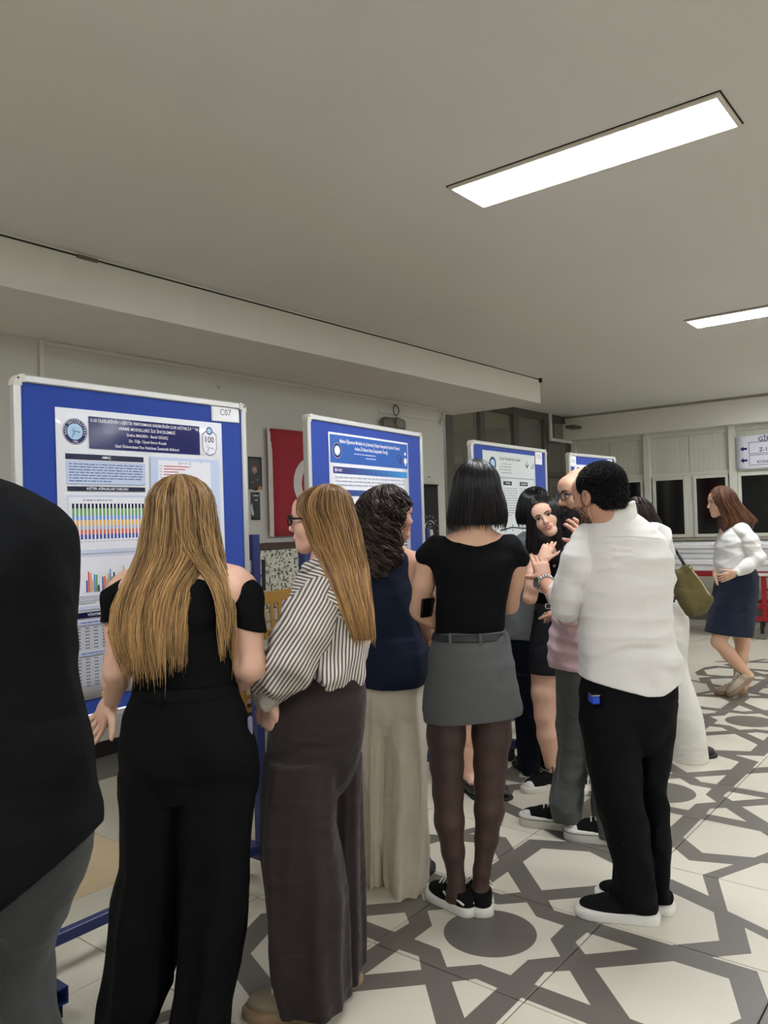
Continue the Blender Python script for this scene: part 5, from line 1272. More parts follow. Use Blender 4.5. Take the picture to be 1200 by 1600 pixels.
# ------------------------------------------------------------------ woman with black bob and grey skirt
P = Person(735, 3.05, 'person with straight black bob, black fitted top, belt and short grey skirt')
A = head_axes((.05, 1, -.03)); hc = P.P(744, 770); s = .94; HS, p = head_shape(hc, A, s); S = Shape(); nb = P.P(743, 846, -.01); torso_core(S, nb, P.P(733, 1040), .10, .5); S.cone(hc+(0, -.015, -.05), nb, .046, .054, .03)
S.cone(nb+(0, .03, .0), P.P(684, 864, .01), .046, .042, .06); S.cone(nb+(0, .03, 0), P.P(800, 866, .01), .046, .042, .06); S.cone(P.P(712, 862, -.0), P.P(776, 862, -.0), .055, .055, .05)
sL, eL, wL = P.P(667, 880, .02), P.P(656, 952, .07), P.P(676, 972, .06); arm(S, sL, eL, wL, (.044, .041, .038, .036, .025)); sR, eR, wR = P.P(806, 882, .02), P.P(796, 945, .06), P.P(752, 955, .25); arm(S, sR, eR, wR, (.042, .038, .034, .033, .024))
H1 = hand_shape(wL+(.01, 0, .0), (-.15, .0, .95), (-.2, -1, 0), 1, (.25, .3, .3, .35), .5, .85); H2 = hand_shape(wR, (-.7, .4, .1), (0, 0, 1), 1, (.4,)*4)
P.add('body', [(S, .006), (HS, .005), (H1, .0035), (H2, .006)], SK2)
Lg = Shape(); Lg.path([P.P(698, 1090), P.P(697, 1150), P.P(698, 1195), P.P(700, 1237), P.P(702, 1283, -.01), P.P(708, 1330), P.P(713, 1375), P.P(713, 1398)], [.080, .072, .062, .057, .055, .042, .031, .033], .02)
Lg.path([P.P(768, 1090), P.P(768, 1150), P.P(766, 1195), P.P(765, 1225), P.P(764, 1265, -.01), P.P(760, 1310), P.P(753, 1360), P.P(750, 1398)], [.082, .073, .062, .056, .054, .043, .031, .033], .02)
Lg.cone(P.P(713, 1395), P.P(700, 1410, .06), .034, .03, .02); Lg.cone(P.P(750, 1398), P.P(752, 1412, .05), .034, .03, .02)
P.add('tights', (Lg, .006), K_tights)
T = Shape().stack(P.lev([(990, 680, 787, .098), (978, 681, 789, .098), (942, 682, 791, .10), (915, 680, 796, .105), (890, 675, 803, .11), (874, 668, 812, .10), (862, 664, 814, .085), (850, 672, 808, .07), (838, 684, 798, .05)])); T.cone(P.P(682, 856, .0), P.P(664, 870, 0), .044, .036, .03); T.cone(P.P(800, 858, 0), P.P(811, 872, .01), .044, .040, .03)
T.ell(P.P(743, 818, -.06), (.145, .13, .078), None, .012, True); T.wrinkle(0.0027, 6, (14, 14, 16), 41); P.add('top', (T, .005), K_black)
T = Shape().stack(P.lev([(984, 679, 788, .102), (1000, 674, 795, .11), (1036, 667, 804, .125), (1076, 662, 811, .125), (1104, 661, 816, .12), (1135, 662, 817, .118)]), p=2.3); a, b = P.P(664, 1116), P.P(815, 1104); T.cut(P.P(727, 1121), (.06, 0, -1)); T.wrinkle(0.0043, 7, (10, 10, 16), 43); sk = P.add('skirt', (T, .005), K_greys)
W = Shape().stack(P.lev([(986, 677, 790, .106), (998, 674, 793, .113)])); W.cut(P.P(735, 986.5), (0, 0, 1)); W.cut(P.P(735, 997.5), (0, 0, -1)); P.add('belt', (W, .004), L_black)
for x in (700, 745, 784): c = P.P(x, 992); y = -.113*(1-min(1, ((x-733)/60)**2))**.5-.004; MB().bbox((c[0]-.006, y-.004, c[2]-.020), (c[0]+.006, y+.006, c[2]+.020), .002).build('belt_loop', K_greys, sk)
q = P.P(722, 1405); shoe(P, (q[0], .0), 2.25, .255, upper=L_canvas, sole=R_white, lace=L_lace, extra='wave', hs=.034); q = P.P(752, 1405); shoe(P, (q[0], .0), 1.62, .255, upper=L_canvas, sole=R_white, lace=L_lace, extra='wave', hs=.034)
lv = cap_levels(P.P(742, 717)[2], P.P(744, 762)[2], P.P(745, 762)[0], -.0, .090, .105)+P.lev([(762, 708, 781, .105), (785, 703, 789, .105), (805, 699, 792, .10), (820, 699, 791, .095), (830, 702, 788, .09)])
hair_lock(P, lv, H_black, 1700, lambda a: P.P(744, 815)[2], (math.pi/2, hc[2]+.06, .8), base=1, seed=12, wob=.002, npt=14, r=.0013, rad=(.96, 1.02), cuts=[('ell', hc+(0, .11, -.05), (.08, .07, .11)), ('cut', P.P(744, 821), (0, 0, -1))])
ph = P.P(672, 949, .03); o = MB().bbox((-.074, -.005, -.037), (.074, .005, .037), .005).build('mobile_phone', mat('phone_shell', (14, 14, 16), .4, spec=.2)); o.location = _r*(P.l0+ph[0])+_fw*(P.D+.03)+np.array((0, 0, ph[2])); o.rotation_euler = (.1, .05, YAW-math.pi/2+1.05)
tag(o, 'black mobile phone held by the person in the grey skirt', 'phone')
MB().bbox((-.072, -.0062, -.035), (.072, -.0052, .035), .0004).build('screen', mat('dark_screen', (8, 8, 10), .35, spec=.2), o)
# ------------------------------------------------------------------ helpers for men
def short_hair(P, p, A, s, m, n=1500, seed=3, drop=-.045, front=.055, rad=(.083, .104, .088), ln=.013, side=-.005):
    g = np.random.default_rng(seed); B = Shape(); c = p(0, -.018, .042); R = np.array(rad)*s
    B.ell(c, R, A); B.ell(p(0, .108, -.045), np.array((.074, .070, .088))*s, A, .01, True); B.ell(p(.07, .045, -.06), np.array((.05, .05, .06))*s, A, .01, True); B.ell(p(-.07, .045, -.06), np.array((.05, .05, .06))*s, A, .01, True)
    B.ell(p(0, -.02, -.02), np.array((.078, .097, .08))*s, A, .01) if False else None
    B.ell(p(0, -.060, -.018), np.array((.066, .055, .062))*s, A, .03); B.cut(p(0, 0, drop-.015), -A[2]); B.cut(p(0, front+.03, .0), A[1])
    V, F = B.mesh(.005*s); o = link('hair', np_mesh('hair', V, F, mat('hair_undercoat', (16, 15, 15), .95, spec=.05), True), P.o)
    at = o.data.attributes.new('tone', 'FLOAT', 'POINT'); at.data.foreach_set('value', np.full(len(V), .25, np.float32))
    i = g.integers(0, len(V), n); b = V[i]; out = b-c; out /= np.linalg.norm(out, axis=1, keepdims=True)
    dr = out*(.25+.55*np.clip(out@A[2], 0, 1))[:, None]+A[1]*(.6*g.uniform(-.2, 1, (n, 1)))*(out@A[2])[:, None]-A[2]*.7*(1-np.abs(out@A[2]))[:, None]+g.normal(0, .22, (n, 3)); dr /= np.linalg.norm(dr, axis=1, keepdims=True)
    L = g.uniform(.6, 1.1, (n, 1, 1))*ln*s; t = np.linspace(0, 1, 7)[None, :, None]
    pts = b[:, None, :]-out[:, None, :]*.003+dr[:, None, :]*L*t*.7+(-A[2])[None, None, :]*L*t*t*.25
    strands('strands', pts, np.full(n, .0008), np.clip(.4+.3*g.normal(size=n), 0, 1), m, o)
    return o
def thin_legs(S, P, L):
    for hx, hy, kx, ky, ax, ay, d in L: leg(S, P.P(hx, hy, d), P.P(kx, ky, d), P.P(ax, ay, d), TL)

# ------------------------------------------------------------------ man in white shirt
P = Person(990, 2.97, 'person with short black hair, white untucked shirt and black trousers')
A = head_axes((-.54, .83, -.10)); hc = P.P(936, 775); s = 1.0; HS, p = head_shape(hc, A, s, female=False, jaw=1.2); S = Shape(); nb = P.P(955, 830, -.01); torso_core(S, nb, P.P(985, 1080), .12, .7); S.cone(hc+(.01, -.02, -.05), nb, .060, .064, .03)
sL, eL, wL = P.P(915, 850, .02), P.P(885, 944, .03), P.P(850, 910, .25); arm(S, sL, eL, wL, (.05, .046, .042, .040, .029)); sR, eR, wR = P.P(1030, 850, .05), P.P(1025, 945, .16), P.P(928, 850, .26); arm(S, sR, eR, wR, (.05, .046, .042, .04, .029))
H1 = hand_shape(wL, (-.05, .45, .85), (.1, 1, -.5), 1, (.35, .4, .45, .5), 1.0, .92, .05, .1); H2 = hand_shape(wR, (-.55, .1, .75), (-.3, .9, .3), 1, (.45, .5, .55, .6), .4, 1.0)
thin_legs(S, P, [(960, 1110, 965, 1260, 1000, 1400, -.02), (1020, 1110, 1020, 1250, 1030, 1395, .05)])
P.add('body', [(S, .007), (HS, .0035), (H1, .0032), (H2, .0032)], SK4); face_parts(P, p, A, s, M_brow, (150, 92, 84))
short_hair(P, p, A, s, H_man, 7000)
V, F = HS.mesh(.0035); q_ = (V-hc)@A.T; k_ = (q_[:, 2] < -.032-.9*np.clip(.045-q_[:, 1], 0, 1)*.2) & (q_[:, 1] > .006) & (q_[:, 2] > -.118) & ~((np.abs(q_[:, 0]) < .03) & (q_[:, 2] > -.045)) | ((q_[:, 1] > .008) & (q_[:, 1] < .030) & (np.abs(q_[:, 0]) > .05) & (q_[:, 2] < .01) & (q_[:, 2] > -.05))
b = V[k_]; b = b[nrg.integers(0, len(b), 2600)]+nrg.normal(0, .0015, (2600, 3)); o_ = b-p(0, .02, -.06); o_ /= np.linalg.norm(o_, axis=1, keepdims=True); t_ = np.linspace(0, 1, 7)[None, :, None]
strands('stubble', b[:, None, :]+(o_*.5-A[2]*.8)[:, None, :]*t_*.0065, np.full(2600, .0007), np.clip(.4+.3*nrg.normal(size=2600), 0, 1), hair_material('stubble_hair', (30, 22, 20), (60, 46, 42), .7), P.o)
shr = [(800, 934, 990, .055), (812, 924, 1006, .078), (824, 913, 1020, .10), (842, 906, 1038, .122), (870, 902, 1048, .138), (900, 899, 1050, .145), (932, 900, 1047, .148), (970, 903, 1046, .145), (1002, 906, 1051, .145), (1036, 908, 1059, .15), (1073, 909, 1063, .15), (1100, 912, 1062, .148)]
T = Shape().stack(P.lev(shr), p=2.25, folds=(.006, .001, 4, 9))
T.ell(P.P(955, 790, .0), (.062, .07, .05), None, .012, True); T.cut(P.P(966, 1078, -.14), (-.27, 0, -1)); T.cut(P.P(1044, 1081, -.12), (.40, 0, -1)); T.cut(P.P(1010, 1089, -.14), (0, 0, -1))
T.wrinkle(.0055, 4, (6, 4, 22), 57, True, ([.85, .95, 1.36, 1.42], [.5, 1, .8, 0])); T.wrinkle(.003, 4, (9, 7, 7), 52, False)
for x0, y0, x1, y1, r_ in ((934, 852, 968, 846, .004), (934, 862, 985, 858, .004), (935, 876, 990, 868, .0045), (934, 890, 975, 888, .003)):
    a, b = P.front(shr, x0, y0, -.001), P.front(shr, x1, y1, -.001); m_ = P.front(shr, (x0+x1)/2, (y0+y1)/2-3, .0005); T.cone(a, m_, r_*.3, r_*.7, .012); T.cone(m_, b, r_*.7, r_*.2, .012)
sh = P.add('shirt', (T, .005), K_white)
Q = Shape().path([P.P(921, 842, .01), P.P(906, 880, -.02), P.P(891, 925, .0), P.P(886, 947, .03)], [.068, .068, .060, .056], .04); Q.path([P.P(886, 944, .03), P.P(878, 930, .10)], [.055, .050], .03); Q.wrinkle(.0055, 4, (9, 6, 22), 58, True)
Q; P.add('sleeve', (Q, .0055), K_white)
Q = Shape().cone(P.P(879, 934, .085), P.P(873, 928, .125), .053, .050, .02).wrinkle(0.0045, 5, (30, 30, 30), 3); P.add('cuff', (Q, .005), K_white)
Q = Shape().path([P.P(1022, 845, .03), P.P(1022, 900, .06), P.P(1018, 945, .14), P.P(985, 905, .22)], [.070, .07, .062, .05], .04).wrinkle(0.0075, 5, (20, 20, 20), 6); P.add('sleeve', (Q, .006), K_white)
Q = Shape().stack(P.lev([(826, 920, 1000, .080, -.01), (806, 930, 994, .070, -.01), (784, 938, 990, .062, -.01)])); Q.cut(P.P(984, 788), (-.42, .25, .86)); Q.wrinkle(.0015, 4, (20, 20, 20), 2, False)
P.add('collar', (Q, .0045), K_white)
MB().tube([tuple(P.front(shr, x, 838+.0012*(x-975)**2, .003)) for x in range(930, 1036, 7)], .0016, 5).build('yoke_seam', K_white, sh)
T = Shape().stack(P.lev([(1045, 914, 1056, .125), (1083, 906, 1057, .135), (1120, 906, 1052, .13), (1150, 918, 1042, .10), (1178, 940, 1025, .06)]), p=2.3)
T.stack(P.lev([(1095, 907, 1004, .118, -.01), (1125, 905, 1002, .12, -.015), (1167, 914, 998, .115, -.02), (1237, 929, 1003, .105, -.02), (1293, 946, 1012, .10, -.02), (1353, 960, 1021, .095, -.02), (1385, 958, 1024, .10, -.02), (1402, 964, 1024, .10, -.02)]), .008); T.stack(P.lev([(1095, 985, 1055, .11, .03), (1125, 990, 1053, .11, .04), (1167, 990, 1047, .11, .05), (1237, 998, 1038, .105, .05), (1330, 1004, 1045, .10, .05), (1377, 1008, 1042, .10, .05), (1395, 1010, 1042, .10, .05)]), .008)
T.wrinkle(0.0075, 7, (16, 16, 9), 56, zr=([0, .5, .8], [1.3, .7, .4])); tr = P.add('trousers', (T, .006), K_black2)
a = P.P(928, 1092, -.105); MB().bbox(a+(-.014, -.03, -.014), a+(.014, .03, .014), .004).build('pocket_item', mat('blue_wrapper', (30, 70, 190), .4), tr); MB().bbox(a+(-.016, -.032, .014), a+(.016, .02, .020), .002).build('pocket_item', M_silver, tr)
q = P.P(1000, 1437, -.05); shoe(P, (q[0], -.03), 2.83, .30, upper=cloth('black_knit_shoe', (20, 20, 21), .9), sole=R_white, lace=L_canvas, hs=.036, w=.105); q = P.P(1022, 1415, .05); shoe(P, (q[0]+.0, .05), 2.55, .30, upper=MATS['black_knit_shoe'], sole=R_white, lace=L_canvas, hs=.036, w=.105)
f_ = _n(wL-eL); u_ = _n(np.cross(f_, (0, 1, 0))); v_ = np.cross(f_, u_); wc = wL-f_*.02
wt = MB().tube([tuple(wc+.034*(u_*math.cos(t)+v_*math.sin(t))) for t in np.linspace(0, 6.28, 21)], .008, 6).build('wrist_watch', M_silver, P.o, True); cdir = _n(np.array((-.35, -1, -.15))-f_*(np.array((-.35, -1, -.15))@f_)); MB().cyl(tuple(wc+cdir*.034), tuple(wc+cdir*.046), .021, 20).build('watch_face', M_gblk, wt); MB().cyl(tuple(wc+cdir*.032), tuple(wc+cdir*.045), .0235, 20).build('watch_case', M_silver, wt)

# ------------------------------------------------------------------ bald bearded man
P = Person(915, 3.75, 'bald person with long black beard, glasses, pink shirt and grey trousers')
A = head_axes((-.96, -.22, -.14)); hc = P.P(908, 771); s = 1.04; HS, p = head_shape(hc, A, s, female=False, jaw=1.2); S = Shape(); nb = P.P(925, 835); torso_core(S, nb, P.P(925, 1060), .11, .7); S.cone(hc+(.015, 0, -.05), nb, .056, .06, .03)
arm(S, P.P(900, 862, -.15), P.P(893, 960, -.12), P.P(880, 960, .05), (.046, .042, .038, .036, .028)); arm(S, P.P(950, 855, .18), P.P(945, 950, .2), P.P(900, 960, .1), (.046, .042, .038, .036, .028)); H1 = hand_shape(P.P(880, 960, .05), (-.3, .9, 0), (0, 0, -1)); H2 = hand_shape(P.P(900, 960, .1), (-.8, .3, 0), (0, 0, -1))
thin_legs(S, P, [(900, 1080, 895, 1180, 888, 1275, .03), (950, 1080, 950, 1190, 955, 1300, -.06)])
P.add('body', [(S, .008), (HS, .0035), (H1, .006), (H2, .006)], SK3); face_parts(P, p, A, s, M_brow, (140, 84, 78), 1.4); glasses(P, p, A, s, M_gblk, thick=.0022)
H_beard = hair_material('black_beard', (12, 11, 11), (44, 40, 40), .55)
Bd = Shape(); Bd.cone(p(0, .06, -.090), p(0, .062, -.150), .046*s, .038*s, .03); Bd.cone(p(0, .062, -.15), p(0, .06, -.190), .038*s, .018*s, .03)
for q in (-1, 1): Bd.cone(p(q*.064, .012, -.015), p(q*.046, .035, -.085), .013, .03, .03); Bd.cone(p(q*.012, .096, -.046), p(q*.034, .074, -.070), .0075, .010, .01)
bo = P.add('beard', (Bd, .005), H_beard); V = np.array([v.co[:] for v in bo.data.vertices]); at = bo.data.attributes.new('tone', 'FLOAT', 'POINT'); at.data.foreach_set('value', np.full(len(V), .2, np.float32))
n = 900; i = nrg.integers(0, len(V), n); b = V[i]; ph = nrg.uniform(0, 6.28, (n, 1)); t = np.linspace(0, 1, 12)[None, :]; L = nrg.uniform(.02, .045, (n, 1)); oc = b-p(0, .03, -.10); oc /= np.linalg.norm(oc, axis=1, keepdims=True)
pts = b[:, None, :]+oc[:, None, :]*(L*t*.35)[..., None]+np.array((0, 0, -1.))*(L*t*.75)[..., None]+np.stack([.004*np.sin(t*9+ph), .004*np.cos(t*9+ph), 0*t+0*ph], 2)
strands('strands', pts, np.full(n, .0011), np.clip(.4+.3*nrg.normal(size=n), 0, 1), H_beard, bo)
T = Shape().stack(P.lev([(826, 900, 950, .07), (842, 886, 972, .12), (870, 880, 985, .15), (900, 876, 990, .155), (940, 868, 990, .155), (966, 862, 988, .155), (1017, 857, 986, .155), (1048, 860, 985, .155)])); T.cut(P.P(885, 1043), (-.08, 0, -1)); T.wrinkle(0.0090, 7, (16, 16, 16), 61); P.add('shirt', (T, .007), K_pink)
Q = Shape().path([P.P(905, 858, -.13), P.P(892, 920, -.14), P.P(892, 958, -.11), P.P(884, 962, .0)], [.06, .06, .055, .045], .03).wrinkle(0.0060, 5, (20, 20, 20), 8); P.add('sleeve', (Q, .007), K_pink)
T = Shape().stack(P.lev([(1036, 868, 980, .13), (1075, 870, 978, .13), (1115, 873, 972, .095)]), p=2.3); T.stack(P.lev([(1080, 872, 928, .10, .01), (1100, 870, 927, .108, .025), (1130, 871, 922, .10, .03), (1187, 873, 915, .095, .03), (1229, 864, 911, .10, .03), (1255, 857, 908, .10, .03), (1276, 862, 906, .10, .03)]), .008); T.stack(P.lev([(1090, 920, 978, .10, -.06), (1187, 925, 978, .095, -.06), (1300, 928, 978, .095, -.06)]), .008)
T.wrinkle(0.0090, 7, (16, 16, 12), 63, zr=([0, .4, .8], [1.5, .8, .5])); P.add('trousers', (T, .006), K_gpants)
q = P.P(884, 1288, .08); shoe(P, (q[0], .08), 2.72, .30, upper=L_canvas, sole=R_white, lace=L_lace, hs=.055, toe=R_white, extra='foxing', w=.104); q = P.P(957, 1325, -.1); shoe(P, (q[0]+.01, -.10), 2.80, .30, upper=L_canvas, sole=R_white, lace=L_lace, hs=.055, toe=R_white, extra='foxing', w=.104)

# ------------------------------------------------------------------ young woman looking back over
P = Person(868, 4.42, 'person with long black hair, black top and short skirt, resting chin on hand')
A = head_axes((-.24, -.96, -.06), (-.40, 0, .92)); hc = P.P(851, 807, -.02); s = .92; HS, p = head_shape(hc, A, s); S = Shape(); nb = P.P(866, 856); torso_core(S, nb, P.P(868, 960), .095); S.cone(hc+(.02, .02, -.06), nb, .042, .046, .03); S.cone(nb, P.P(838, 868), .036, .04, .04); S.cone(nb, P.P(896, 868), .036, .04, .04)
sR, eR, wR = P.P(836, 874, 0), P.P(828, 934, -.08), P.P(847, 876, -.17); arm(S, sR, eR, wR, (.040, .039, .036, .034, .022)); arm(S, P.P(898, 872), P.P(905, 935, .05), P.P(890, 950, -.05), (.04, .038, .034, .032, .022))
H1 = hand_shape(wR, (.42, .10, .85), (.30, .9, .1), -1, (.30, .5, .75, .9), .3, .86, .05); H2 = hand_shape(P.P(890, 950, -.05), (-.6, -.5, 0), (0, 0, -1))
leg(S, P.P(852, 1030, .0), P.P(851, 1118, -.02), P.P(864, 1208, .0), (.084, .066, .056, .056, .034)); leg(S, P.P(885, 1030, .03), P.P(892, 1118, .03), P.P(905, 1208, .03), (.084, .066, .056, .056, .034)); S.cone(P.P(864, 1208), P.P(850, 1226, -.04), .032, .03, .02); S.cone(P.P(905, 1208, .03), P.P(905, 1226, -.01), .032, .03, .02)
P.add('body', [(S, .007), (HS, .0028), (H1, .0032), (H2, .006)], SK1); face_parts(P, p, A, s, mat('black_brow', (22, 17, 16), .8), (174, 100, 96), 1.25)
T = Shape().stack(P.lev([(950, 838, 898, .088), (930, 838, 897, .088), (900, 834, 902, .10), (880, 831, 904, .105), (868, 834, 902, .09), (860, 842, 894, .07), (854, 852, 884, .05)])); T.ell(P.P(865, 852, -.075), (.040, .05, .05), None, .01, True); T.wrinkle(0.0045, 6, (14, 14, 16), 71); P.add('top', (T, .006), K_black)
T = Shape().stack(P.lev([(944, 837, 899, .095), (975, 832, 903, .115), (1010, 828, 905, .12), (1051, 826, 905, .12)]), p=2.3); T.wrinkle(0.0030, 6, (12, 12, 16), 72); T.cut(P.P(865, 1050), (0, 0, -1)); sk = P.add('skirt', (T, .006), cloth('black_skirt_cloth', (32, 33, 36), .85))
W = Shape().stack(P.lev([(942, 836, 899, .098), (952, 835, 900, .102)])); P.add('belt', (W, .004), L_black); c = P.P(858, 947, -.103); MB().tube([tuple(c+np.array((.020*math.copysign(1, math.cos(t))*abs(math.cos(t))**.4, 0, .013*math.copysign(1, math.sin(t))*abs(math.sin(t))**.4))) for t in np.linspace(0, 6.28, 21)], .003, 6).build('belt_buckle', M_silver, P.o, True)
MB().tube([tuple(P.P(x, y, d)) for x, y, d in ((858, 852, -.05), (861, 866, -.085), (866, 882, -.100), (872, 868, -.09), (878, 852, -.05))], .0014, 5).build('necklace', M_silver, P.o, True); c = P.P(866, 884, -.104); MB().cyl(tuple(c+(0, -.002, 0)), tuple(c+(0, .002, 0)), .008, 8).build('pendant', M_silver, P.o)
L_bw = mat('white_leather', (220, 218, 212), .5)
q = P.P(862, 1222); shoe(P, (q[0], -.01), 3.45, .25, upper=L_canvas, sole=R_white, lace=L_canvas, hs=.034, toe=L_bw); q = P.P(907, 1220, .03); shoe(P, (q[0], .03), 4.4, .25, upper=L_canvas, sole=R_white, lace=L_canvas, hs=.034, toe=L_bw)
zt = P.P(850, 773)[2]; ctr = P.P(852, 800); lv = cap_levels(zt, ctr[2], ctr[0], .0, .092, .10, lc1=P.P(845, 773)[0])+P.lev([(800, 826, 878, .10), (825, 824, 884, .10, .01), (850, 823, 893, .09, .02), (875, 824, 897, .085, .03), (905, 830, 894, .08, .04)])
hair_lock(P, lv, H_black, 1500, lambda a: P.P(860, 884)[2], (-math.pi/2-.25, hc[2]+.036, .46), base=1, seed=14, wob=.002, npt=16, r=.0014, rad=(.96, 1.03), cuts=[('ell', hc+(-.026, -.122, -.066), (.060, .085, .112)), ('ell', hc+(.02, -.14, -.22), (.055, .12, .16))])

# ------------------------------------------------------------------ woman in grey top with black bob
P = Person(832, 4.74, 'person with glossy black bob and grey short-sleeved top, back turned, dark trousers')
A = head_axes((-.35, .93, 0)); hc = P.P(836, 794); HS, p = head_shape(hc, A, .95); S = Shape(); nb = P.P(838, 838); torso_core(S, nb, P.P(834, 1010), .10); S.cone(hc+(0, 0, -.06), nb, .044, .048, .03)
for sx in (-1, 1): arm(S, P.P(836+sx*40, 862), P.P(836+sx*44, 925, .08), P.P(836+sx*30, 940, .25)); 
thin_legs(S, P, [(815, 1030, 818, 1110, 825, 1190, -.03), (852, 1030, 854, 1110, 856, 1190, .06)]); P.add('body', [(S, .008), (HS, .006), (hand_shape(P.P(806, 940, .25), (.3, .8, .2), (0, 0, 1)), .006), (hand_shape(P.P(866, 940, .25), (-.3, .8, .2), (0, 0, 1)), .006)], SK2)
T = Shape().stack(P.lev([(830, 818, 856, .055), (840, 800, 872, .08), (852, 790, 882, .10), (880, 788, 880, .11), (920, 790, 876, .11), (960, 788, 876, .115), (998, 789, 874, .118)])); 
for sx in (-1, 1): T.cone(P.P(836+sx*41, 858), P.P(836+sx*45, 905, .05), .052, .058, .03)
T.wrinkle(0.0060, 6, (12, 12, 12), 81); P.add('top', (T, .007), K_gtop)
MB().tube([tuple(P.P(x, y, d)) for x, y, d in ((782, 829, -.03), (800, 824, -.07), (826, 826, -.085), (850, 834, -.07))], .004, 6).build('bag_strap', L_black, P.o, True)
T = Shape().stack(P.lev([(988, 793, 871, .11), (1030, 795, 872, .125), (1070, 796, 872, .115)])); T.stack(P.lev([(1050, 796, 838, .10, -.02), (1120, 802, 842, .10, -.03), (1165, 806, 844, .10, -.03), (1203, 811, 843, .10, -.03)]), .008); T.stack(P.lev([(1050, 834, 872, .10, .05), (1120, 838, 868, .10, .06), (1190, 842, 870, .10, .06)]), .008); T.wrinkle(0.0075, 6, (16, 16, 6), 83); P.add('trousers', (T, .007), cloth('midnight_cloth', (18, 22, 32), .85))
for kx, d in ((826, -.03), (855, .06)): q = P.P(kx, 1190, d); shoe(P, (q[0], d), 1.8, .25, upper=L_black, sole=M_rubber, hs=.02)
lv = cap_levels(P.P(836, 760)[2], P.P(836, 790)[2], P.P(836, 790)[0], 0, .102, .11)+P.lev([(790, 808, 864, .11), (805, 806, 867, .11), (817, 808, 865, .10), (822, 811, 862, .09)])
hair_lock(P, lv, hair_material('glossy_black_hair', (10, 10, 13), (28, 26, 32), .22), 800, lambda a: P.P(836, 815)[2], (math.pi/2+.35, hc[2]+.06, .75), base=1, seed=16, wob=.0015, npt=12, r=.0015, rad=(.97, 1.01), cuts=[('ell', hc+(-.03, .11, -.05), (.08, .07, .1)), ('cut', P.P(836, 819), (0, 0, -1))])

# ------------------------------------------------------------------ woman in white trousers with an olive bag
P = Person(1030, 4.89, 'person in white wide trousers and wine-red top, mostly hidden behind the white-shirted person')
A = head_axes((.1, .95, -.3)); hc = P.P(994, 806); HS, p = head_shape(hc, A, .95); S = Shape(); nb = P.P(1002, 848); torso_core(S, nb, P.P(1030, 985), .10); S.cone(hc+(0, 0, -.05), nb, .044, .048, .03)
arm(S, P.P(1036, 858, .0), P.P(1042, 915, .12), P.P(1043, 858, .10)); arm(S, P.P(975, 860), P.P(972, 920, .1), P.P(990, 940, .2)); H1 = hand_shape(P.P(1043, 856, .06), (-.10, .1, .95), (-.2, .9, 0), 1, (.3,)*4, .3, 1.0, .02)
thin_legs(S, P, [(1015, 1000, 1020, 1090, 1020, 1170, .05), (1050, 1000, 1060, 1090, 1075, 1172, -.03)]); P.add('body', [(S, .008), (HS, .006), (H1, .004), (hand_shape(P.P(990, 940, .2), (.3, .8, .2), (0, 0, 1)), .006)], SK1)
T = Shape().stack(P.lev([(840, 985, 1020, .06), (855, 968, 1038, .09), (880, 966, 1044, .11), (915, 976, 1048, .11), (950, 988, 1056, .115)])); T.wrinkle(0.0060, 6, (12, 12, 12), 91); P.add('top', (T, .007), K_wine)
T = Shape().stack(P.lev([(940, 990, 1058, .115), (966, 994, 1072, .13), (1000, 1000, 1071, .135), (1030, 1003, 1070, .125), (1060, 1004, 1076, .11)]), p=2.3); T.stack(P.lev([(1020, 1034, 1066, .09, .0), (1045, 1036, 1071, .10, -.01), (1075, 1040, 1081, .11, -.02), (1115, 1044, 1092, .12, -.03), (1160, 1047, 1102, .13, -.03), (1187, 1049, 1106, .13, -.03)]), .008); T.stack(P.lev([(1040, 1002, 1040, .10, .05), (1115, 1000, 1042, .11, .05), (1180, 1000, 1046, .12, .05)]), .008); T.wrinkle(.007, 7, (14, 14, 8), 93, False); P.add('trousers', (T, .007), K_whtr)
q = P.P(1078, 1175, -.03); shoe(P, (q[0], -.03), .3, .25, upper=L_black, sole=M_rubber, hs=.02); q = P.P(1030, 1170, .05); shoe(P, (q[0], .05), .6, .25, upper=L_black, sole=M_rubber, hs=.02)
lv = cap_levels(P.P(990, 776)[2], P.P(990, 803)[2], P.P(995, 803)[0], 0, .10, .105)+P.lev([(803, 970, 1022, .105), (820, 972, 1033, .10), (840, 978, 1036, .09), (862, 984, 1030, .08)])
hair_lock(P, lv, H_curly, 700, lambda a: P.P(1010, 850)[2], (math.pi/2, hc[2]+.07, .7), base=1, seed=18, wob=.004, npt=14, r=.0016, cuts=[('ell', hc+(0, .115, -.05), (.08, .075, .1))])
# the bag she carries
base = P.P(1078, 925, -.22); bo = empty('shoulder_bag', tuple(_r*(P.l0+base[0])+_fw*(P.D-.22)+np.array((0, 0, base[2]))), YAW-math.pi/2); tag(bo, 'olive green canvas shoulder bag hanging beside the white trousers', 'bag')
K_olive = cloth('olive_canvas', (96, 86, 52), .9, bump=.35, bscale=180, var=.1)
cr = [P.P(x, y, -.22)-base for x, y in ((1050, 893), (1072, 884), (1107, 936), (1080, 962), (1060, 925))]
B = Shape()
for a in ((0, 1), (1, 2), (2, 3), (3, 4), (4, 0), (0, 2), (1, 3), (1, 4), (2, 4), (0, 3)):
    B.cone(cr[a[0]]*.86, cr[a[1]]*.86, .022, .022, .02, flat=((0, 1, 0), 1.9))
B.ell((0, 0, 0), (.075, .05, .11), None, .04); B.ell(cr[2]*.45+cr[3]*.35, (.06, .045, .07), None, .04); B.wrinkle(.003, 5, (10, 10, 10), 95, False); V, F = B.mesh(.006); link('bag_body', np_mesh('bag_body', V, F, K_olive, True), bo)
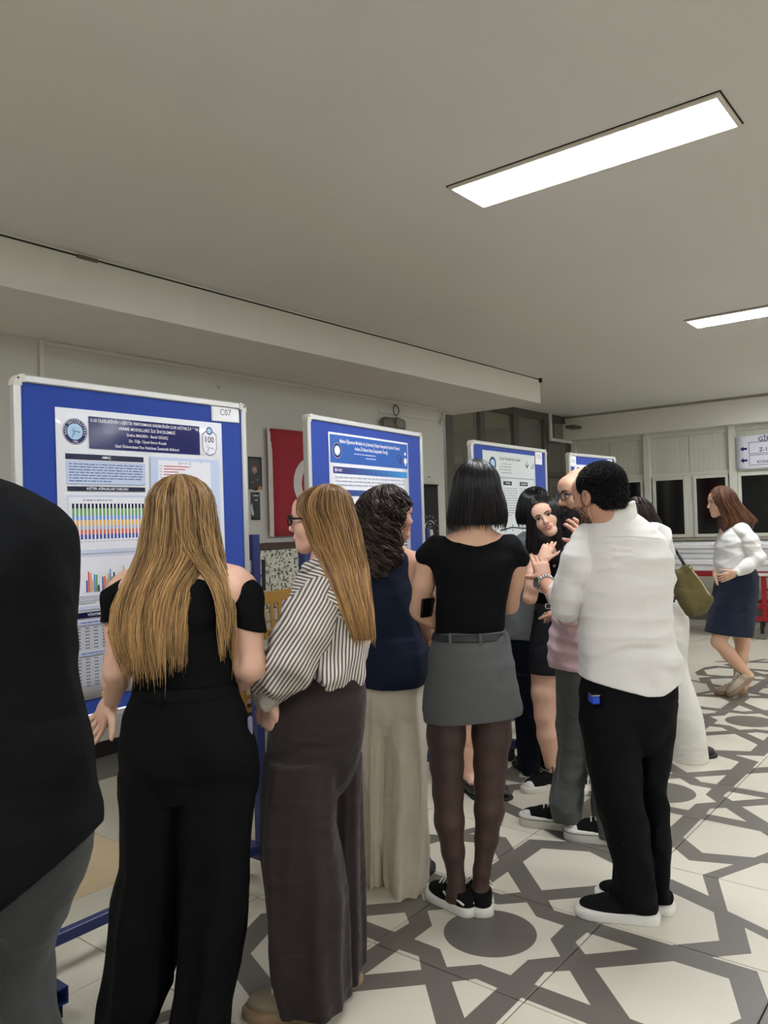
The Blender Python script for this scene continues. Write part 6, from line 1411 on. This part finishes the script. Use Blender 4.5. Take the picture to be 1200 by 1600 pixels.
MB().tube([tuple(cr[1]*.98+(0, -.05, 0)), tuple((cr[1]*.5+cr[2]*.5)*1.08+(0, -.05, 0)), tuple(cr[2]*1.02+(0, -.05, 0))], .004, 6).build('edge_piping', mat('pale_piping', (196, 184, 148), .7), bo); MB().tube([tuple(cr[2]*.97+(0, -.045, 0)), tuple((cr[2]*.5+cr[3]*.5)*.90+(0, -.05, 0)), tuple(cr[3]*.92+(0, -.045, 0))], .004, 6).build('base_seam', K_olive, bo)
MB().tube([tuple(cr[0]*.9), tuple(cr[0]*.9+(-.02, .05, .12)), tuple(P.P(1036, 850, -.12)-base), tuple(cr[1]*.9+(-.04, .04, .10)), tuple(cr[1]*.9)], .009, 6).build('strap', L_black, bo, True)

# ------------------------------------------------------------------ woman walking past the windows
P = Person(1145, 6.5, 'person walking in white blouse and dark denim skirt, brown hair swinging')
A = head_axes((-.985, .12, -.06)); hc = P.P(1127.5, 785); s = 1.0; HS, p = head_shape(hc, A, s); S = Shape(); nb = P.P(1141, 818); torso_core(S, nb, P.P(1148, 905), .095); S.cone(hc+(.015, 0, -.05), nb, .043, .048, .03)
sL, eL, wL = P.P(1160, 830, -.13), P.P(1182, 872, -.17), P.P(1149, 895, -.19); arm(S, sL, eL, wL, (.04, .038, .034, .032, .024)); sR, eR, wR = P.P(1140, 828, .14), P.P(1130, 868, .17), P.P(1118, 895, .02); arm(S, sR, eR, wR, (.04, .038, .034, .032, .024))
H1 = hand_shape(wL, (-.85, .1, -.35), (0, 1, .1), -1, (.3,)*4, .2, .95); H2 = hand_shape(wR, (.15, -.1, -.95), (.6, -.6, 0), 1, (.35,)*4, .2, .98)
leg(S, P.P(1137, 960, -.03), P.P(1122, 1003, -.05), P.P(1170, 1056, -.03), (.085, .066, .055, .054, .036)); leg(S, P.P(1155, 960, .07), P.P(1160, 1008, .07), P.P(1153, 1068, .07), (.085, .066, .055, .053, .036)); S.cone(P.P(1170, 1056, -.03), P.P(1163, 1073, -.03), .034, .03, .02)
P.add('body', [(S, .007), (HS, .0035), (H1, .005), (H2, .005)], SK2); face_parts(P, p, A, s, M_brow, (176, 104, 100))
T = Shape().stack(P.lev([(903, 1121, 1177, .14), (887, 1119, 1170, .15), (868, 1119, 1171, .165), (850, 1120, 1171, .165), (836, 1124, 1168, .155), (826, 1131, 1161, .12), (819, 1136, 1152, .075)])); T.wrinkle(.006, 4, (8, 6, 18), 101, True); P.add('blouse', (T, .007), K_white)
Q = Shape().path([P.P(1158, 829, -.11), P.P(1172, 848, -.155), P.P(1183, 872, -.17), P.P(1166, 886, -.185), P.P(1152, 893, -.19)], [.064, .064, .060, .05, .036], .03).wrinkle(0.0060, 5, (18, 18, 18), 7); P.add('sleeve', (Q, .006), K_white); Q = Shape().path([P.P(1141, 828, .13), P.P(1131, 866, .17), P.P(1121, 888, .05)], [.055, .058, .036], .03); P.add('sleeve', (Q, .007), K_white)
T = Shape().stack(P.lev([(890, 1121, 1178, .145), (902, 1119, 1183, .155), (923, 1117, 1182, .165), (955, 1110, 1178, .165), (990, 1103, 1174, .165), (1000, 1102, 1173, .165)]), p=2.3); T.cut(P.P(1138, 991), (-.13, 0, -1)); T.wrinkle(0.0045, 6, (12, 12, 8), 103); P.add('denim_skirt', (T, .006), K_denim)
wt = MB().tube([tuple(wL+np.array((.012, 0, .004))+np.array((.010*math.sin(t), .028*math.cos(t), .028*math.sin(t)))) for t in np.linspace(0, 6.28, 17)], .006, 6).build('wrist_watch', L_black, P.o, True); MB().bbox(wL+(-.004, -.036, -.012), wL+(.024, -.028, .016), .003).build('watch_face', mat('pale_dial', (220, 216, 204), .4), wt)
q = P.P(1168, 1072, -.03); shoe(P, (q[0], -.03, .118), math.pi-.05, .26, upper=L_gold, sole=mat('tan_rubber', (140, 118, 96), .6), lace=L_lace, pitch=.68, hs=.03); q = P.P(1155, 1078, .07); shoe(P, (q[0]-.0, .07), math.pi-.12, .26, upper=L_gold, sole=MATS['tan_rubber'], lace=L_lace, hs=.026)
ctr = P.P(1134, 785); lv = cap_levels(P.P(1126, 759)[2], ctr[2], P.P(1130, 785)[0], 0, .104, .098, lc1=P.P(1126, 759)[0])+P.lev([(785, 1110, 1152, .098), (800, 1119, 1166, .10), (815, 1123, 1180, .10), (828, 1124, 1176, .09), (838, 1126, 1160, .08)])
hair_lock(P, lv, H_brown, 1100, lambda a: P.P(1140, 818-(math.cos(a)*6))[2], (math.pi, hc[2]+.060, .62), base=1, seed=20, wob=.006, npt=16, r=.0019, rad=(.92, 1.08), cuts=[('ell', hc+(-.115, 0, -.060), (.074, .12, .11))])

# ------------------------------------------------------------------ someone hidden behind the grey skirt, one bare calf showing
P = Person(735, 4.40, 'person hidden behind the grey skirt, only a bare calf and black flat shoe showing')
A = head_axes((0, 1, 0)); hc = P.P(745, 812); HS, p = head_shape(hc, A, .9); S = Shape(); nb = P.P(742, 850); torso_core(S, nb, P.P(738, 1000), .10); S.cone(hc+(0, 0, -.05), nb, .04, .045, .03)
for sx in (-1, 1): arm(S, P.P(740+sx*42, 868), P.P(740+sx*42, 925, .05), P.P(740+sx*25, 950, .18))
leg(S, P.P(728, 1020), P.P(726, 1120), P.P(734, 1212), (.075, .058, .050, .050, .034)); leg(S, P.P(762, 1020), P.P(764, 1120), P.P(768, 1212), (.075, .058, .05, .05, .034)); S.cone(P.P(734, 1212), P.P(738, 1222, -.05), .032, .026, .02); S.cone(P.P(768, 1212), P.P(770, 1222, -.05), .032, .026, .02)
P.add('body', [(S, .007), (HS, .006), (hand_shape(P.P(715, 950, .18), (.3, .8, 0), (0, 0, 1)), .006), (hand_shape(P.P(765, 950, .18), (-.3, .8, 0), (0, 0, 1)), .006)], SK1)
T = Shape().stack(P.lev([(846, 722, 762, .05), (858, 700, 784, .085), (890, 702, 784, .11), (940, 706, 776, .10), (990, 700, 784, .125), (1080, 698, 788, .13)])); T.wrinkle(0.0060, 6, (12, 12, 10), 111); P.add('dress', (T, .008), K_navy)
for kx in (733, 768): q = P.P(kx, 1212); shoe(P, (q[0], 0), -1.2, .245, kind='flat', upper=L_black, sole=M_rubber, hs=.012, ankle=.06)
lv = cap_levels(P.P(745, 785)[2], P.P(745, 812)[2], hc[0], 0, .085, .10)+P.lev([(812, 722, 768, .10), (840, 724, 766, .09), (856, 728, 762, .07)])
hair_lock(P, lv, H_curly, 300, lambda a: P.P(745, 850)[2], (math.pi/2, hc[2]+.06, .7), base=1, seed=22, npt=12, cuts=[('ell', hc+(0, .11, -.05), (.08, .07, .1))])
